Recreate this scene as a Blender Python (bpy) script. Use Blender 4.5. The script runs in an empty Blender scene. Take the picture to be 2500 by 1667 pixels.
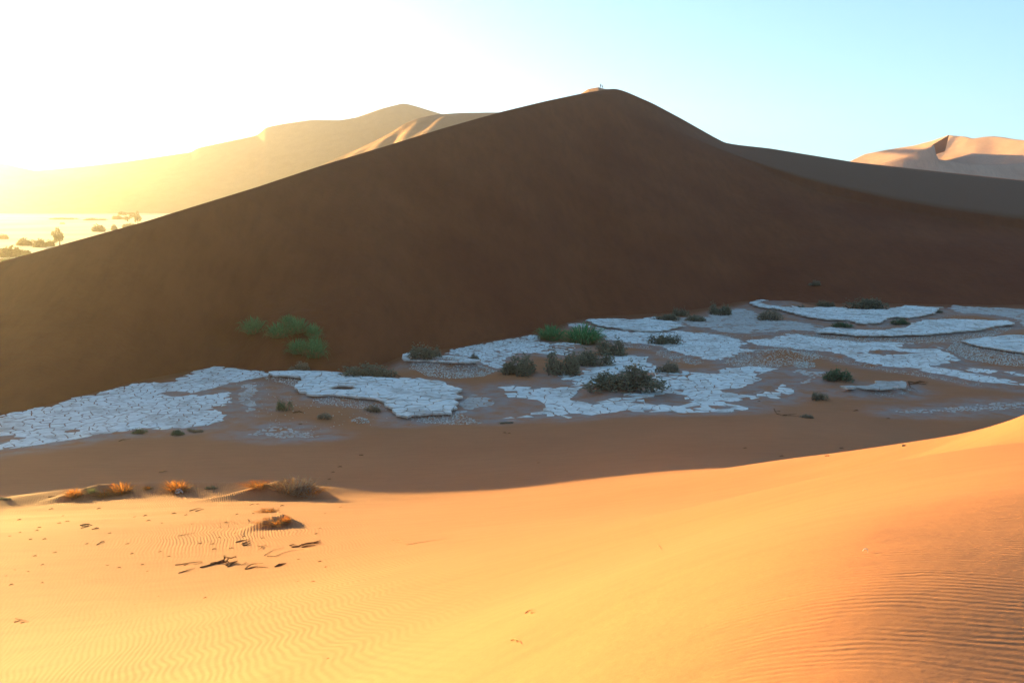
import bpy, bmesh, math, random
import numpy as np
from mathutils import Vector, Matrix
from mathutils.bvhtree import BVHTree

# ---------------------------------------------------------------- camera
SC = bpy.context.scene
H = 25.0; F = 2400.0
PITCH = math.atan((833.5 - 490.0) / F)
cam_d = bpy.data.cameras.new('camera'); cam = bpy.data.objects.new('camera', cam_d)
SC.collection.objects.link(cam); SC.camera = cam
cam.location = (0, 0, H); cam.rotation_euler = (math.pi / 2 - PITCH, 0, 0)
cam_d.sensor_width = 36.0; cam_d.lens = 36.0 * F / 2500.0
cam_d.clip_start = 0.1; cam_d.clip_end = 20000

# ---------------------------------------------------------------- light
SUN_AZ = math.radians(-45.8); SUN_EL = math.radians(6.19)
SUNV = Vector((math.sin(SUN_AZ) * math.cos(SUN_EL), math.cos(SUN_AZ) * math.cos(SUN_EL), math.sin(SUN_EL)))
sun_d = bpy.data.lights.new('sun', 'SUN'); sun = bpy.data.objects.new('sun', sun_d)
SC.collection.objects.link(sun)
sun_d.energy = 4.4; sun_d.angle = math.radians(0.5); sun_d.color = (1.0, 0.74, 0.25)
sun.rotation_euler = SUNV.to_track_quat('Z', 'Y').to_euler()
world = bpy.data.worlds.new('World'); SC.world = world; world.use_nodes = True
wn = world.node_tree; wn.nodes.clear()
sky = wn.nodes.new('ShaderNodeTexSky'); sky.sky_type = 'NISHITA'; sky.sun_disc = False
sky.sun_elevation = SUN_EL; sky.sun_rotation = SUN_AZ % (2 * math.pi)
sky.altitude = 300; sky.air_density = 0.6; sky.dust_density = 0.5; sky.ozone_density = 1.6
bg = wn.nodes.new('ShaderNodeBackground'); bg.inputs[1].default_value = 0.072
wo = wn.nodes.new('ShaderNodeOutputWorld')
sg = wn.nodes.new('ShaderNodeGamma'); sg.inputs[1].default_value = 0.70   # softer contrast between glow and zenith
wn.links.new(sky.outputs[0], sg.inputs[0]); st = wn.nodes.new('ShaderNodeMix'); st.data_type = 'RGBA'; st.blend_type = 'MULTIPLY'; st.inputs[0].default_value = 1.0
st.inputs[7].default_value = (0.84, 1.11, 1.17, 1)                                                  # the photograph's cool white balance
wn.links.new(sg.outputs[0], st.inputs[6]); wn.links.new(st.outputs[2], bg.inputs[0]); wn.links.new(bg.outputs[0], wo.inputs[0])
SC.view_settings.view_transform = 'Standard'; SC.view_settings.look = 'None'
SC.view_settings.exposure = 2.78; SC.view_settings.gamma = 1.0
SC.view_settings.use_curve_mapping = False
HAZE_DENSITY = 0.00013; HAZE_G = 0.86; HAZE_COL = (1.0, 0.85, 0.78)
SC.cycles.max_bounces = 6; SC.cycles.diffuse_bounces = 3; SC.cycles.volume_bounces = 0
SC.cycles.transparent_max_bounces = 8
SC.cycles.use_denoising = True

rng = np.random.default_rng(7)
random.seed(7)

# ---------------------------------------------------------------- helpers
CP_, SP_ = math.cos(PITCH), math.sin(PITCH)
def ray(u, v):
    cx = (u - 1250) / F; cy = -(v - 833.5) / F
    return np.array([cx, CP_ + cy * SP_, -SP_ + cy * CP_])
def at_y(u, v, y):
    d = ray(u, v); return np.array([0, 0, H]) + d * (y / d[1])
def at_z(u, v, z=0.0):
    d = ray(u, v); return np.array([0, 0, H]) + d * ((z - H) / d[2])
def ss(a, b, x):
    t = np.clip((x - a) / (b - a), 0, 1); return t * t * (3 - 2 * t)

def vnoise(x, y, scale, seed=0):
    """smooth value noise in numpy"""
    x = np.asarray(x) / scale + 1000.3; y = np.asarray(y) / scale + 1000.7
    xi = np.floor(x).astype(np.int64); yi = np.floor(y).astype(np.int64)
    fx = x - xi; fy = y - yi; fx = fx * fx * (3 - 2 * fx); fy = fy * fy * (3 - 2 * fy)
    def h(a, b):
        n = (a * 374761393 + b * 668265263 + seed * 1442695041) & 0x7fffffff
        n = ((n ^ (n >> 13)) * 1274126177) & 0x7fffffff
        n = n ^ (n >> 16)
        return (n & 0xffff) / 65535.0 * 2 - 1
    return (h(xi, yi) * (1 - fx) + h(xi + 1, yi) * fx) * (1 - fy) + (h(xi, yi + 1) * (1 - fx) + h(xi + 1, yi + 1) * fx) * fy
def fbm(x, y, scale, seed=0, octv=4):
    r = 0; a = 1
    for i in range(octv):
        r = r + a * vnoise(x, y, scale / 2 ** i, seed + i * 17); a *= 0.5
    return r

def tag(o, label=None, cat=None, group=None, kind=None):
    if label: o['label'] = label
    if cat: o['category'] = cat
    if group: o['group'] = group
    if kind: o['kind'] = kind
    return o
def link(name, me, parent=None, loc=None):
    o = bpy.data.objects.new(name, me); SC.collection.objects.link(o)
    if parent: o.parent = parent
    if loc is not None: o.location = loc
    return o
def empty(name, loc, rz=0.0, s=None):
    o = bpy.data.objects.new(name, None); SC.collection.objects.link(o)
    o.location = loc; o.rotation_euler = (0, 0, rz); o.empty_display_size = 0.2
    if s is not None: o.scale = s
    return o
def mesh_np(name, V, Q, mat=None, smooth=False, attrs=None):
    """V (n,3); Q (m,k) equal sized faces"""
    V = np.asarray(V, dtype=np.float32); Q = np.asarray(Q, dtype=np.int32)
    me = bpy.data.meshes.new(name); k = Q.shape[1]
    me.vertices.add(len(V)); me.vertices.foreach_set('co', V.ravel())
    me.loops.add(Q.size); me.loops.foreach_set('vertex_index', Q.ravel())
    me.polygons.add(len(Q)); me.polygons.foreach_set('loop_start', np.arange(0, Q.size, k, dtype=np.int32))
    me.polygons.foreach_set('loop_total', np.full(len(Q), k, dtype=np.int32))
    if smooth: me.polygons.foreach_set('use_smooth', np.ones(len(Q), dtype=bool))
    me.update(calc_edges=True)
    if attrs:
        for an, av in attrs.items():
            at = me.attributes.new(an, 'FLOAT', 'POINT'); at.data.foreach_set('value', np.asarray(av, dtype=np.float32).ravel())
    if mat: me.materials.append(mat)
    me.validate()
    return me
def grid_faces(nr, nc):
    i = np.arange(nr - 1)[:, None] * nc + np.arange(nc - 1)[None]
    i = i.ravel(); return np.stack([i, i + 1, i + nc + 1, i + nc], 1)
def pydata(name, vs, fs, mat=None, smooth=False):
    me = bpy.data.meshes.new(name); me.from_pydata([tuple(v) for v in vs], [], fs)
    if mat: me.materials.append(mat)
    if smooth:
        me.polygons.foreach_set('use_smooth', [True] * len(me.polygons))
    me.update(); return me

# ---------------------------------------------------------------- materials
def mat_new(name):
    m = bpy.data.materials.new(name); m.use_nodes = True
    nt = m.node_tree; nt.nodes.clear()
    out = nt.nodes.new('ShaderNodeOutputMaterial'); b = nt.nodes.new('ShaderNodeBsdfPrincipled')
    b.inputs['Roughness'].default_value = 0.9; b.inputs['Specular IOR Level'].default_value = 0.12
    nt.links.new(b.outputs[0], out.inputs[0]); return m, nt, b, out
def N(nt, t, **kw):
    n = nt.nodes.new(t)
    for k, v in kw.items(): setattr(n, k, v)
    return n
def mathn(nt, op, a, b=None, c=None):
    n = nt.nodes.new('ShaderNodeMath'); n.operation = op
    for i, x in enumerate((a, b, c)):
        if x is None: continue
        if isinstance(x, (int, float)): n.inputs[i].default_value = x
        else: nt.links.new(x, n.inputs[i])
    return n.outputs[0]
def noise(nt, vec, scale, detail=3, rough=0.5):
    n = nt.nodes.new('ShaderNodeTexNoise'); n.inputs['Scale'].default_value = scale
    n.inputs['Detail'].default_value = detail; n.inputs['Roughness'].default_value = rough
    nt.links.new(vec, n.inputs['Vector']); return n.outputs['Fac']
def mix(nt, fac, a, b):
    n = nt.nodes.new('ShaderNodeMix'); n.data_type = 'RGBA'
    if isinstance(fac, (int, float)): n.inputs[0].default_value = fac
    else: nt.links.new(fac, n.inputs[0])
    for i, x in ((6, a), (7, b)):
        if isinstance(x, tuple): n.inputs[i].default_value = (*x, 1)
        else: nt.links.new(x, n.inputs[i])
    return n.outputs[2]
def maprange(nt, v, a, b, c=0.0, d=1.0):
    n = nt.nodes.new('ShaderNodeMapRange'); nt.links.new(v, n.inputs[0])
    for i, x in enumerate((a, b, c, d)): n.inputs[i + 1].default_value = x
    return n.outputs[0]
def dotv(nt, vec, k):
    n = nt.nodes.new('ShaderNodeVectorMath'); n.operation = 'DOT_PRODUCT'
    nt.links.new(vec, n.inputs[0]); n.inputs[1].default_value = k; return n.outputs['Value']

def sand_material(name, base, dark, ripples):
    m, nt, b, out = mat_new(name)
    geo = N(nt, 'ShaderNodeNewGeometry'); P = geo.outputs['Position']
    c = mix(nt, maprange(nt, noise(nt, P, 0.05, 4), 0.35, 0.68), base, dark)
    grain = noise(nt, P, 22.0, 5, 0.75)
    c = mix(nt, maprange(nt, grain, 0.38, 0.8, 0.0, 0.35), c, tuple(x * 0.55 for x in base))
    ms_ = N(nt, 'ShaderNodeMapping'); ms_.inputs['Scale'].default_value = (1.0, 0.3, 0.16) if not ripples else (0.35, 1.6, 1.0); nt.links.new(P, ms_.inputs['Vector'])
    stq = noise(nt, ms_.outputs[0], 0.5 if not ripples else 0.9, 6, 0.68)
    c = mix(nt, maprange(nt, stq, 0.42, 0.72, 0.0, 0.42 if not ripples else 0.30), c, tuple(x * y for x, y in zip(dark, (0.62, 0.66, 0.78))))
    if ripples:
        fine = noise(nt, P, 90.0, 2, 0.8)
        c = mix(nt, maprange(nt, fine, 0.45, 0.75, 0.0, 0.30), c, tuple(x * 0.5 for x in base))
    if ripples:
        at = N(nt, 'ShaderNodeAttribute', attribute_name='silt')
        dirt = mathn(nt, 'MULTIPLY', at.outputs['Fac'], maprange(nt, noise(nt, P, 0.45, 5, 0.6), 0.3, 0.62))
        c = mix(nt, mathn(nt, 'MULTIPLY', dirt, 0.85), c, (0.30, 0.25, 0.235))
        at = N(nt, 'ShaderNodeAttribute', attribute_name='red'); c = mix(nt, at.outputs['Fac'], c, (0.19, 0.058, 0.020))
        w = noise(nt, P, 0.28, 1); w2 = noise(nt, P, 0.8, 1)
        warp = mathn(nt, 'ADD', mathn(nt, 'MULTIPLY', w, 34.0), mathn(nt, 'MULTIPLY', w2, 1.1))
        la, lb = 2 * math.pi / 0.165, 2 * math.pi / 0.088
        pa = mathn(nt, 'ADD', dotv(nt, P, (0.95 * la, 0.31 * la, 0)), warp)
        pb = mathn(nt, 'ADD', dotv(nt, P, (0.12 * lb, 0.99 * lb, 0)), mathn(nt, 'ADD', mathn(nt, 'MULTIPLY', w, 30.0), mathn(nt, 'ADD', mathn(nt, 'MULTIPLY', w2, 14.0), mathn(nt, 'MULTIPLY', noise(nt, P, 3.2, 3, 0.6), 7.0))))
        mpp = N(nt, 'ShaderNodeMapping'); mpp.inputs['Scale'].default_value = (1.0, 2.6, 1.0); nt.links.new(P, mpp.inputs['Vector'])
        patch = maprange(nt, noise(nt, mpp.outputs[0], 1.3, 4, 0.6), 0.38, 0.66, 0.08, 1.25)
        aa = N(nt, 'ShaderNodeAttribute', attribute_name='rip_a').outputs['Fac']
        ab = N(nt, 'ShaderNodeAttribute', attribute_name='rip_b').outputs['Fac']
        ha = mathn(nt, 'MULTIPLY', mathn(nt, 'SINE', pa), mathn(nt, 'MULTIPLY', aa, 0.0050))
        hb = mathn(nt, 'MULTIPLY', mathn(nt, 'SINE', pb), mathn(nt, 'MULTIPLY', mathn(nt, 'MULTIPLY', ab, patch), 0.0022))
        h = mathn(nt, 'ADD', ha, hb)
        h = mathn(nt, 'ADD', h, mathn(nt, 'MULTIPLY', noise(nt, P, 3.0, 4, 0.6), 0.012))
        h = mathn(nt, 'ADD', h, mathn(nt, 'MULTIPLY', grain, 0.0035))
    else:
        mp = N(nt, 'ShaderNodeMapping'); mp.inputs['Scale'].default_value = (1, 1, 0.25); nt.links.new(P, mp.inputs['Vector'])
        h = mathn(nt, 'MULTIPLY', noise(nt, mp.outputs[0], 0.6, 6, 0.65), 0.30)
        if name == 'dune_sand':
            skylit = N(nt, 'ShaderNodeAttribute', attribute_name='crest').outputs['Fac']
            c = mix(nt, skylit, c, (0.15, 0.066, 0.034))  # greyer shoulder: its extra sky light painted into the sand colour
    bu = N(nt, 'ShaderNodeBump'); bu.inputs['Strength'].default_value = 1.0; bu.inputs['Distance'].default_value = 1.0
    nt.links.new(h, bu.inputs['Height']); nt.links.new(bu.outputs[0], b.inputs['Normal'])
    nt.links.new(c, b.inputs['Base Color']); return m
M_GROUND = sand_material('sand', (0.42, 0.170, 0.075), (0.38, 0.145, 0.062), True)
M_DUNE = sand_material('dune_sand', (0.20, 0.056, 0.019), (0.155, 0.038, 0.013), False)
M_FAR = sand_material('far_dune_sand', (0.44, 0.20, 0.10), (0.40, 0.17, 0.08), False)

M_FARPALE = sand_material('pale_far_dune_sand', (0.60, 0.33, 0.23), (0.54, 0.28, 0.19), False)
def plain(name, c1, c2, scale=8.0, rough=0.9, trans=0.0, bump=0.0):
    m, nt, b, out = mat_new(name)
    geo = N(nt, 'ShaderNodeNewGeometry')
    c = mix(nt, maprange(nt, noise(nt, geo.outputs['Position'], scale, 4), 0.33, 0.67), c1, c2)
    nt.links.new(c, b.inputs['Base Color']); b.inputs['Roughness'].default_value = rough
    if bump:
        bu = N(nt, 'ShaderNodeBump'); bu.inputs['Distance'].default_value = bump
        nt.links.new(noise(nt, geo.outputs['Position'], scale * 2, 5), bu.inputs['Height']); nt.links.new(bu.outputs[0], b.inputs['Normal'])
    if trans:
        t = N(nt, 'ShaderNodeBsdfTranslucent'); nt.links.new(c, t.inputs[0])
        ms = N(nt, 'ShaderNodeMixShader'); ms.inputs[0].default_value = trans
        nt.links.new(b.outputs[0], ms.inputs[1]); nt.links.new(t.outputs[0], ms.inputs[2]); nt.links.new(ms.outputs[0], out.inputs[0])
    return m
def crust_material(name, a, b_, amt):
    m, nt, b, out = mat_new(name)
    P = N(nt, 'ShaderNodeNewGeometry').outputs['Position']
    c = mix(nt, maprange(nt, noise(nt, P, 1.3, 5, 0.65), 0.3, 0.7), a, b_)
    c = mix(nt, mathn(nt, 'MULTIPLY', maprange(nt, noise(nt, P, 0.22, 6, 0.7), 0.50, 0.66), amt), c, (0.30, 0.22, 0.17))
    bu = N(nt, 'ShaderNodeBump'); bu.inputs['Distance'].default_value = 0.08
    nt.links.new(noise(nt, P, 5.0, 6, 0.7), bu.inputs['Height']); nt.links.new(bu.outputs[0], b.inputs['Normal'])
    nt.links.new(c, b.inputs['Base Color']); return m
M_CRUST = crust_material('pale_clay', (0.82, 0.82, 0.79), (0.64, 0.63, 0.61), 0.65)
M_CRUST_D = crust_material('dusty_clay', (0.56, 0.53, 0.50), (0.40, 0.36, 0.34), 0.8)
M_EDGE = plain('clay_edge', (0.62, 0.55, 0.49), (0.36, 0.29, 0.24), 1.2)
M_CHIP = plain('clay_chip', (0.68, 0.64, 0.58), (0.42, 0.37, 0.32), 3.0)
M_SHRUB = plain('shrub_leaf', (0.36, 0.32, 0.21), (0.09, 0.09, 0.06), 16.0, trans=0.2)
M_SHRUB_G = plain('green_shrub_leaf', (0.20, 0.27, 0.14), (0.06, 0.09, 0.05), 16.0, trans=0.2)
M_SHRUB_DRY = plain('dry_shrub_leaf', (0.44, 0.35, 0.24), (0.16, 0.13, 0.09), 16.0, trans=0.2)
M_STEM = plain('shrub_stem', (0.16, 0.12, 0.085), (0.10, 0.075, 0.055), 6.0)
M_GREEN = plain('green_blade', (0.14, 0.37, 0.14), (0.05, 0.15, 0.06), 5.0, trans=0.35)
M_STRAW = plain('straw_blade', (0.30, 0.23, 0.11), (0.22, 0.16, 0.08), 2.0, trans=0.3)
M_BROWNB = plain('brown_dry_blade', (0.32, 0.18, 0.09), (0.16, 0.09, 0.05), 8.0, trans=0.3)
M_ORANGE = plain('orange_blade', (0.75, 0.30, 0.06), (0.36, 0.10, 0.02), 8.0, trans=0.45)
M_GREY = plain('grey_dry_twig', (0.42, 0.33, 0.23), (0.30, 0.23, 0.16), 6.0, trans=0.1)
M_WOOD = plain('dead_wood', (0.22, 0.085, 0.035), (0.12, 0.05, 0.022), 9.0, bump=0.02)
M_BONE = plain('bleached_bone', (0.80, 0.78, 0.74), (0.70, 0.68, 0.64), 9.0, rough=0.7)
M_PALE = plain('pale_stick', (0.75, 0.68, 0.52), (0.62, 0.55, 0.42), 9.0)
M_ROCK = plain('dark_stone', (0.07, 0.05, 0.04), (0.04, 0.03, 0.025), 9.0, bump=0.03)
M_TREE = plain('tree_leaf', (0.26, 0.23, 0.10), (0.16, 0.15, 0.07), 0.4, trans=0.25)
M_BARK = plain('tree_bark', (0.12, 0.09, 0.065), (0.08, 0.06, 0.045), 2.0)
M_CLOTH = plain('dark_clothing', (0.03, 0.04, 0.045), (0.02, 0.025, 0.03), 9.0)
M_CLOTH2 = plain('grey_clothing', (0.07, 0.10, 0.10), (0.05, 0.07, 0.07), 9.0)
M_SKIN = plain('skin', (0.35, 0.20, 0.14), (0.32, 0.18, 0.12), 9.0)
M_HAIR = plain('hair', (0.03, 0.02, 0.015), (0.02, 0.015, 0.01), 9.0)
M_FLOOR = plain('pale_valley_clay', (0.55, 0.49, 0.38), (0.48, 0.38, 0.24), 0.01)
# ---------------------------------------------------------------- terrain control
CT = [(0,1667,23),(600,1667,16),(1250,1667,8),(1700,1667,5.9),(2100,1667,5.35),(2500,1667,5.52),
(0,1450,37),(600,1450,33),(1250,1450,17),(1700,1450,8.4),(2100,1450,6.95),(2500,1450,6.97),
(0,1300,53),(600,1300,50),(1250,1300,40),(1700,1300,18),(2100,1300,9.4),(2500,1300,9.1),(2300,1300,9.2),
(0,1225,74),(800,1200,75),(1250,1190,74),(1754,1145,71),(1900,1134,65),(2009,1119,62),(2100,1106,58),(2200,1093,55),(2328,1077,52),(2400,1052,48),(2500,1017,44),(2650,960,38),
(2300,1090,44),(2200,1110,45),(2100,1125,47),(2000,1140,50),(2400,1075,38),(2500,1200,11.6),(2500,1150,15.0),(2500,1080,24),(2100,1200,17),(2300,1200,13.5),(2300,1120,33),(1800,1200,46),
(0,1150,86),(1250,1100,92),(1250,1030,109),(2000,1050,98),(600,1120,91)]
CPT = [tuple(at_y(*c)) for c in CT]
CPT += [(0,0,23.4),(4,1,22.6),(8,6,21.6),(10,0,22.5),(-10,8,15.5),(-30,0,13),(-30,20,11),(34,56,6.5),(40,62,4),(34,70,3),(50,40,14),(24,20,19),(0,-20,25),(32,75,3),(-60,65,3.0),(80,80,3),(-60,20,8)]
CPT += [(x, y, 0) for y in (118,150,200) for x in (-90,-45,0,45,90)] + [(45,100,0.3),(-60,100,0)]
CPT = np.array(CPT)
def tps_fit(C, reg):
    X = C[:, :2]; n = len(X)
    r2 = ((X[:, None] - X[None]) ** 2).sum(-1)
    K = np.where(r2 > 0, .5 * r2 * np.log(r2 + 1e-12), 0) + reg * np.eye(n)
    Pm = np.c_[np.ones(n), X]; A = np.zeros((n + 3, n + 3)); A[:n, :n] = K; A[:n, n:] = Pm; A[n:, :n] = Pm.T
    return X, np.linalg.solve(A, np.r_[C[:, 2], 0, 0, 0])
TX, TW = tps_fit(CPT, 0.3)
def tps(x, y):
    n = len(TX); z = TW[n] + TW[n + 1] * x + TW[n + 2] * y
    for i in range(n):
        r = (x - TX[i, 0]) ** 2 + (y - TX[i, 1]) ** 2; z = z + TW[i] * .5 * r * np.log(r + 1e-12)
    return z
def mound(x, y, ax, ay, bx, by, h, wb, wf, k=0.35):
    """wind-blown mound: crest a->b growing to h, gentle back (+), steeper front; k: fraction of tail"""
    L = math.hypot(bx - ax, by - ay); tx, ty = (bx - ax) / L, (by - ay) / L
    s = ((x - ax) * tx + (y - ay) * ty) / L; t = (x - ax) * ty - (y - ay) * tx   # t>0 : front/right side
    hs = h * np.where(s < 1, ss(0.0, 1.0, s), 1 - ss(1.0, 1.0 + k, s))
    wid = np.where(t > 0, wf, wb) * (0.35 + 0.65 * hs / h)
    q = np.clip(1 - np.abs(t) / wid, 0, 1); q = np.where(q < .25, q * q * 2, q - 0.125)
    return hs * q / 0.875
# ---- pale clay crust sheets traced in the photograph: (outline px, rise of the shelf, cell size, gap, kind)
SHEETS = {
 'c1': ([(-160,1045),(-40,1022),(0,1016),(38,1004),(113,991),(176,972),(234,960),(285,948),(332,933),(383,928),(368,934),(404,936),(434,930),(419,925),(457,916),(470,907),(500,902),(524,895),(564,897),(643,905),(661,912),(661,919),(632,920),(585,931),(513,948),(470,958),(473,965),(515,962),(553,955),(575,958),(560,969),(564,984),(542,995),(520,1005),(553,1013),(549,1027),(506,1041),(434,1052),(354,1052),(289,1058),(224,1069),(163,1079),(72,1096),(0,1105),(-60,1118),(-160,1130)],0.10,1.05,.10,'plates'),
 'c1b': ([(590,940),(625,935),(632,945),(615,975),(622,1000),(602,1008),(590,985),(580,965)],0.05,0.7,.09,'dirty'),
 'c2': ([(661,907),(717,905),(797,908),(836,911),(892,920),(967,922),(1026,925),(1080,934),(1115,946),(1130,956),(1127,968),(1112,990),(1095,1007),(1032,1011),(990,1015),(964,1011),(958,998),(940,986),(935,978),(889,971),(818,965),(764,965),(735,959),(720,947),(723,938),(735,929),(729,922),(693,919),(661,919)],0.55,1.3,.065,'plates'),
 'c2b': ([(1120,985),(1150,963),(1185,966),(1212,985),(1195,995),(1150,1000),(1125,1010),(1108,1006)],0.15,0.9,.10,'dirty'),
 'c3': ([(598,1065),(640,1050),(668,1042),(710,1045),(745,1058),(780,1068),(740,1074),(690,1075),(640,1071)],0.0,0.5,.16,'sparse'),
 'c4': ([(972,876),(993,862),(1030,863),(1052,872),(1085,868),(1130,872),(1172,883),(1150,886),(1090,884),(1030,880),(990,879)],1.3,1.0,.05,'joined'),
 'c5': ([(1085,862),(1100,853),(1180,840),(1240,828),(1284,820),(1319,816),(1317,830),(1355,841),(1419,844),(1405,856),(1380,866),(1322,863),(1270,862),(1243,873),(1228,899),(1208,901),(1176,887),(1130,870)],0.0,0.8,.065,'joined'),
 'c6': ([(1424,780),(1450,778),(1500,779),(1520,778),(1512,785),(1535,783),(1600,773),(1600,781),(1640,784),(1670,795),(1640,801),(1615,809),(1560,808),(1500,799),(1455,792)],0.5,1.1,.03,'joined'),
 'c6b': ([(1383,790),(1400,788),(1440,790),(1445,797),(1420,800),(1390,797)],0.2,1.0,.05,'joined'),
 'c7': ([(1448,797),(1500,804),(1560,811),(1618,812),(1650,806),(1690,812),(1745,815),(1790,823),(1830,838),(1800,848),(1850,856),(1800,868),(1755,880),(1720,877),(1658,863),(1610,848),(1580,840),(1534,839),(1480,828),(1462,817)],0.25,1.0,.065,'joined'),
 'c8': ([(1612,785),(1680,778),(1723,772),(1775,757),(1811,751),(1840,762),(1880,782),(1940,784),(2010,797),(2060,800),(2070,806),(2020,812),(1990,808),(1925,806),(1880,812),(1830,815),(1770,812),(1720,800),(1680,795)],0.15,1.0,.065,'joined'),
 'c9': ([(1825,740),(1861,732),(1918,743),(1965,756),(1989,750),(2027,750),(2110,758),(2170,755),(2214,746),(2260,750),(2300,750),(2280,765),(2220,775),(2180,772),(2150,788),(2120,792),(2100,791),(2066,784),(2006,779),(1957,771),(1896,754),(1860,750)],0.6,1.3,.06,'joined'),
 'c10': ([(2020,800),(2075,806),(2150,806),(2215,800),(2225,790),(2260,782),(2315,778),(2390,780),(2461,783),(2476,790),(2439,798),(2384,806),(2274,815),(2165,818),(2096,819),(2040,814),(1990,812)],0.7,1.3,.06,'joined'),
 'c11': ([(2315,752),(2329,742),(2343,746),(2400,750),(2439,751),(2500,755),(2600,762),(2600,800),(2500,797),(2480,780),(2430,770),(2380,765),(2340,765)],0.2,0.9,.065,'joined'),
 'c12': ([(2343,831),(2398,823),(2450,819),(2500,820),(2600,822),(2600,875),(2500,861),(2453,853),(2384,842)],0.6,1.3,.06,'joined'),
 'c13': ([(1814,831),(1880,826),(1925,815),(1990,822),(2100,834),(2192,834),(2274,839),(2300,850),(2330,865),(2345,880),(2300,890),(2280,896),(2343,904),(2411,917),(2500,935),(2600,945),(2600,955),(2466,940),(2398,934),(2329,921),(2236,902),(2165,896),(2100,884),(2066,872),(2025,858),(1943,853),(1890,848),(1850,843)],0.3,1.0,.065,'joined'),
 'c14': ([(2343,897),(2370,895),(2430,903),(2445,908),(2420,912),(2380,908)],0.05,0.8,.065,'joined'),
 'c14b': ([(2452,905),(2475,905),(2510,915),(2560,921),(2560,926),(2470,914)],0.05,0.8,.065,'joined'),
 'c15': ([(1210,1024),(1294,1010),(1330,993),(1317,978),(1243,972),(1212,955),(1222,947),(1258,941),(1286,947),(1309,944),(1345,946),(1401,942),(1360,922),(1406,912),(1457,894),(1483,889),(1475,872),(1572,865),(1597,884),(1600,902),(1700,914),(1770,900),(1833,894),(1896,900),(1874,908),(1847,919),(1863,930),(1792,952),(1814,965),(1874,952),(1915,938),(1943,949),(1902,979),(1891,971),(1847,970),(1778,985),(1778,993),(1828,996),(1825,1009),(1765,1023),(1660,1024),(1696,1009),(1655,1017),(1600,1017),(1534,1014),(1457,1019),(1393,1028),(1432,1016),(1330,1019),(1266,1021)],0.0,1.25,.10,'plates'),
 'c16': ([(1930,900),(1960,903),(2015,912),(2010,920),(1985,925),(1950,915)],0.0,0.8,.12,'joined'),
 'c16b': ([(1950,932),(2000,922),(2005,926),(1960,936)],0.0,0.7,.12,'joined'),
 'c17': ([(2137,930),(2208,930),(2225,941),(2203,949),(2165,949),(2090,949),(2052,943),(2082,941),(2143,943)],0.8,1.3,.03,'joined'),
 'c18': ([(2178,1005),(2220,1000),(2300,997),(2320,992),(2380,988),(2450,982),(2600,978),(2600,990),(2500,995),(2400,1000),(2320,1003),(2250,1006),(2200,1009)],0.05,0.45,.14,'sparse'),
}
HOLES = {'c1': [[(398,961),(420,956),(450,955),(468,958),(460,966),(430,969),(405,967)],[(190,1052),(205,1046),(222,1047),(215,1053)],[(-60,1070),(10,1066),(25,1074),(18,1087),(-60,1096)]],
 'c2': [[(792,945),(815,941),(850,942),(872,947),(850,951),(815,951)],[(812,923),(835,920),(838,925),(818,926)]],
 'c13': [[(2203,845),(2215,838),(2250,837),(2280,846),(2300,850),(2270,853),(2240,852),(2210,853)],[(2112,862),(2130,856),(2180,858),(2242,863),(2200,866),(2140,866)],[(2275,892),(2300,891),(2385,890),(2345,896),(2300,899)]],
 'c15': [[(1390,978),(1428,946),(1500,942),(1610,930),(1622,945),(1535,972),(1445,988)],[(1555,984),(1650,960),(1680,955),(1668,975),(1700,990),(1715,1003),(1680,1003),(1640,995),(1600,990)],[(1700,1000),(1730,1003),(1775,990),(1780,995),(1740,1008),(1700,1010)],[(1465,930),(1500,920),(1570,905),(1600,915),(1560,935),(1500,940)]]}
def densify(pl, r, amp):
    out = []
    n = len(pl)
    for i in range(n):
        a, b = np.array(pl[i]), np.array(pl[(i + 1) % n]); L = np.linalg.norm(b - a); k = max(1, int(L / r))
        for j in range(k):
            p = a + (b - a) * j / k
            out.append((p[0] + rng.normal() * amp, p[1] + rng.normal() * amp))
    return out
def world_poly(px, z):
    return np.array([at_z(u, v, z)[:2] for u, v in px])
def inside(P, poly):
    x, y = P[..., 0], P[..., 1]; r = np.zeros(x.shape, bool); n = len(poly)
    for i in range(n):
        x1, y1 = poly[i]; x2, y2 = poly[(i + 1) % n]
        if y1 == y2: continue
        c = ((y1 > y) != (y2 > y)) & (x < (x2 - x1) * (y - y1) / (y2 - y1) + x1)
        r ^= c
    return r
def sdist(P, poly):
    d = np.full(P.shape[:-1], 1e9); n = len(poly)
    for i in range(n):
        a = poly[i]; b = poly[(i + 1) % n]; e = b - a; L = (e * e).sum() + 1e-9
        t = np.clip(((P[..., 0] - a[0]) * e[0] + (P[..., 1] - a[1]) * e[1]) / L, 0, 1)
        dd = np.hypot(P[..., 0] - a[0] - t * e[0], P[..., 1] - a[1] - t * e[1]); d = np.minimum(d, dd)
    return np.where(inside(P, poly), d, -d)
GX0, GY0, GD = -115.0, 84.0, 0.4
gx = np.arange(GX0, 165, GD); gy = np.arange(GY0, 275, GD)
GP = np.stack(np.meshgrid(gx, gy), -1)
RISE = np.zeros(GP.shape[:2]); SILT = np.zeros(GP.shape[:2])
WP = {}
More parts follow.
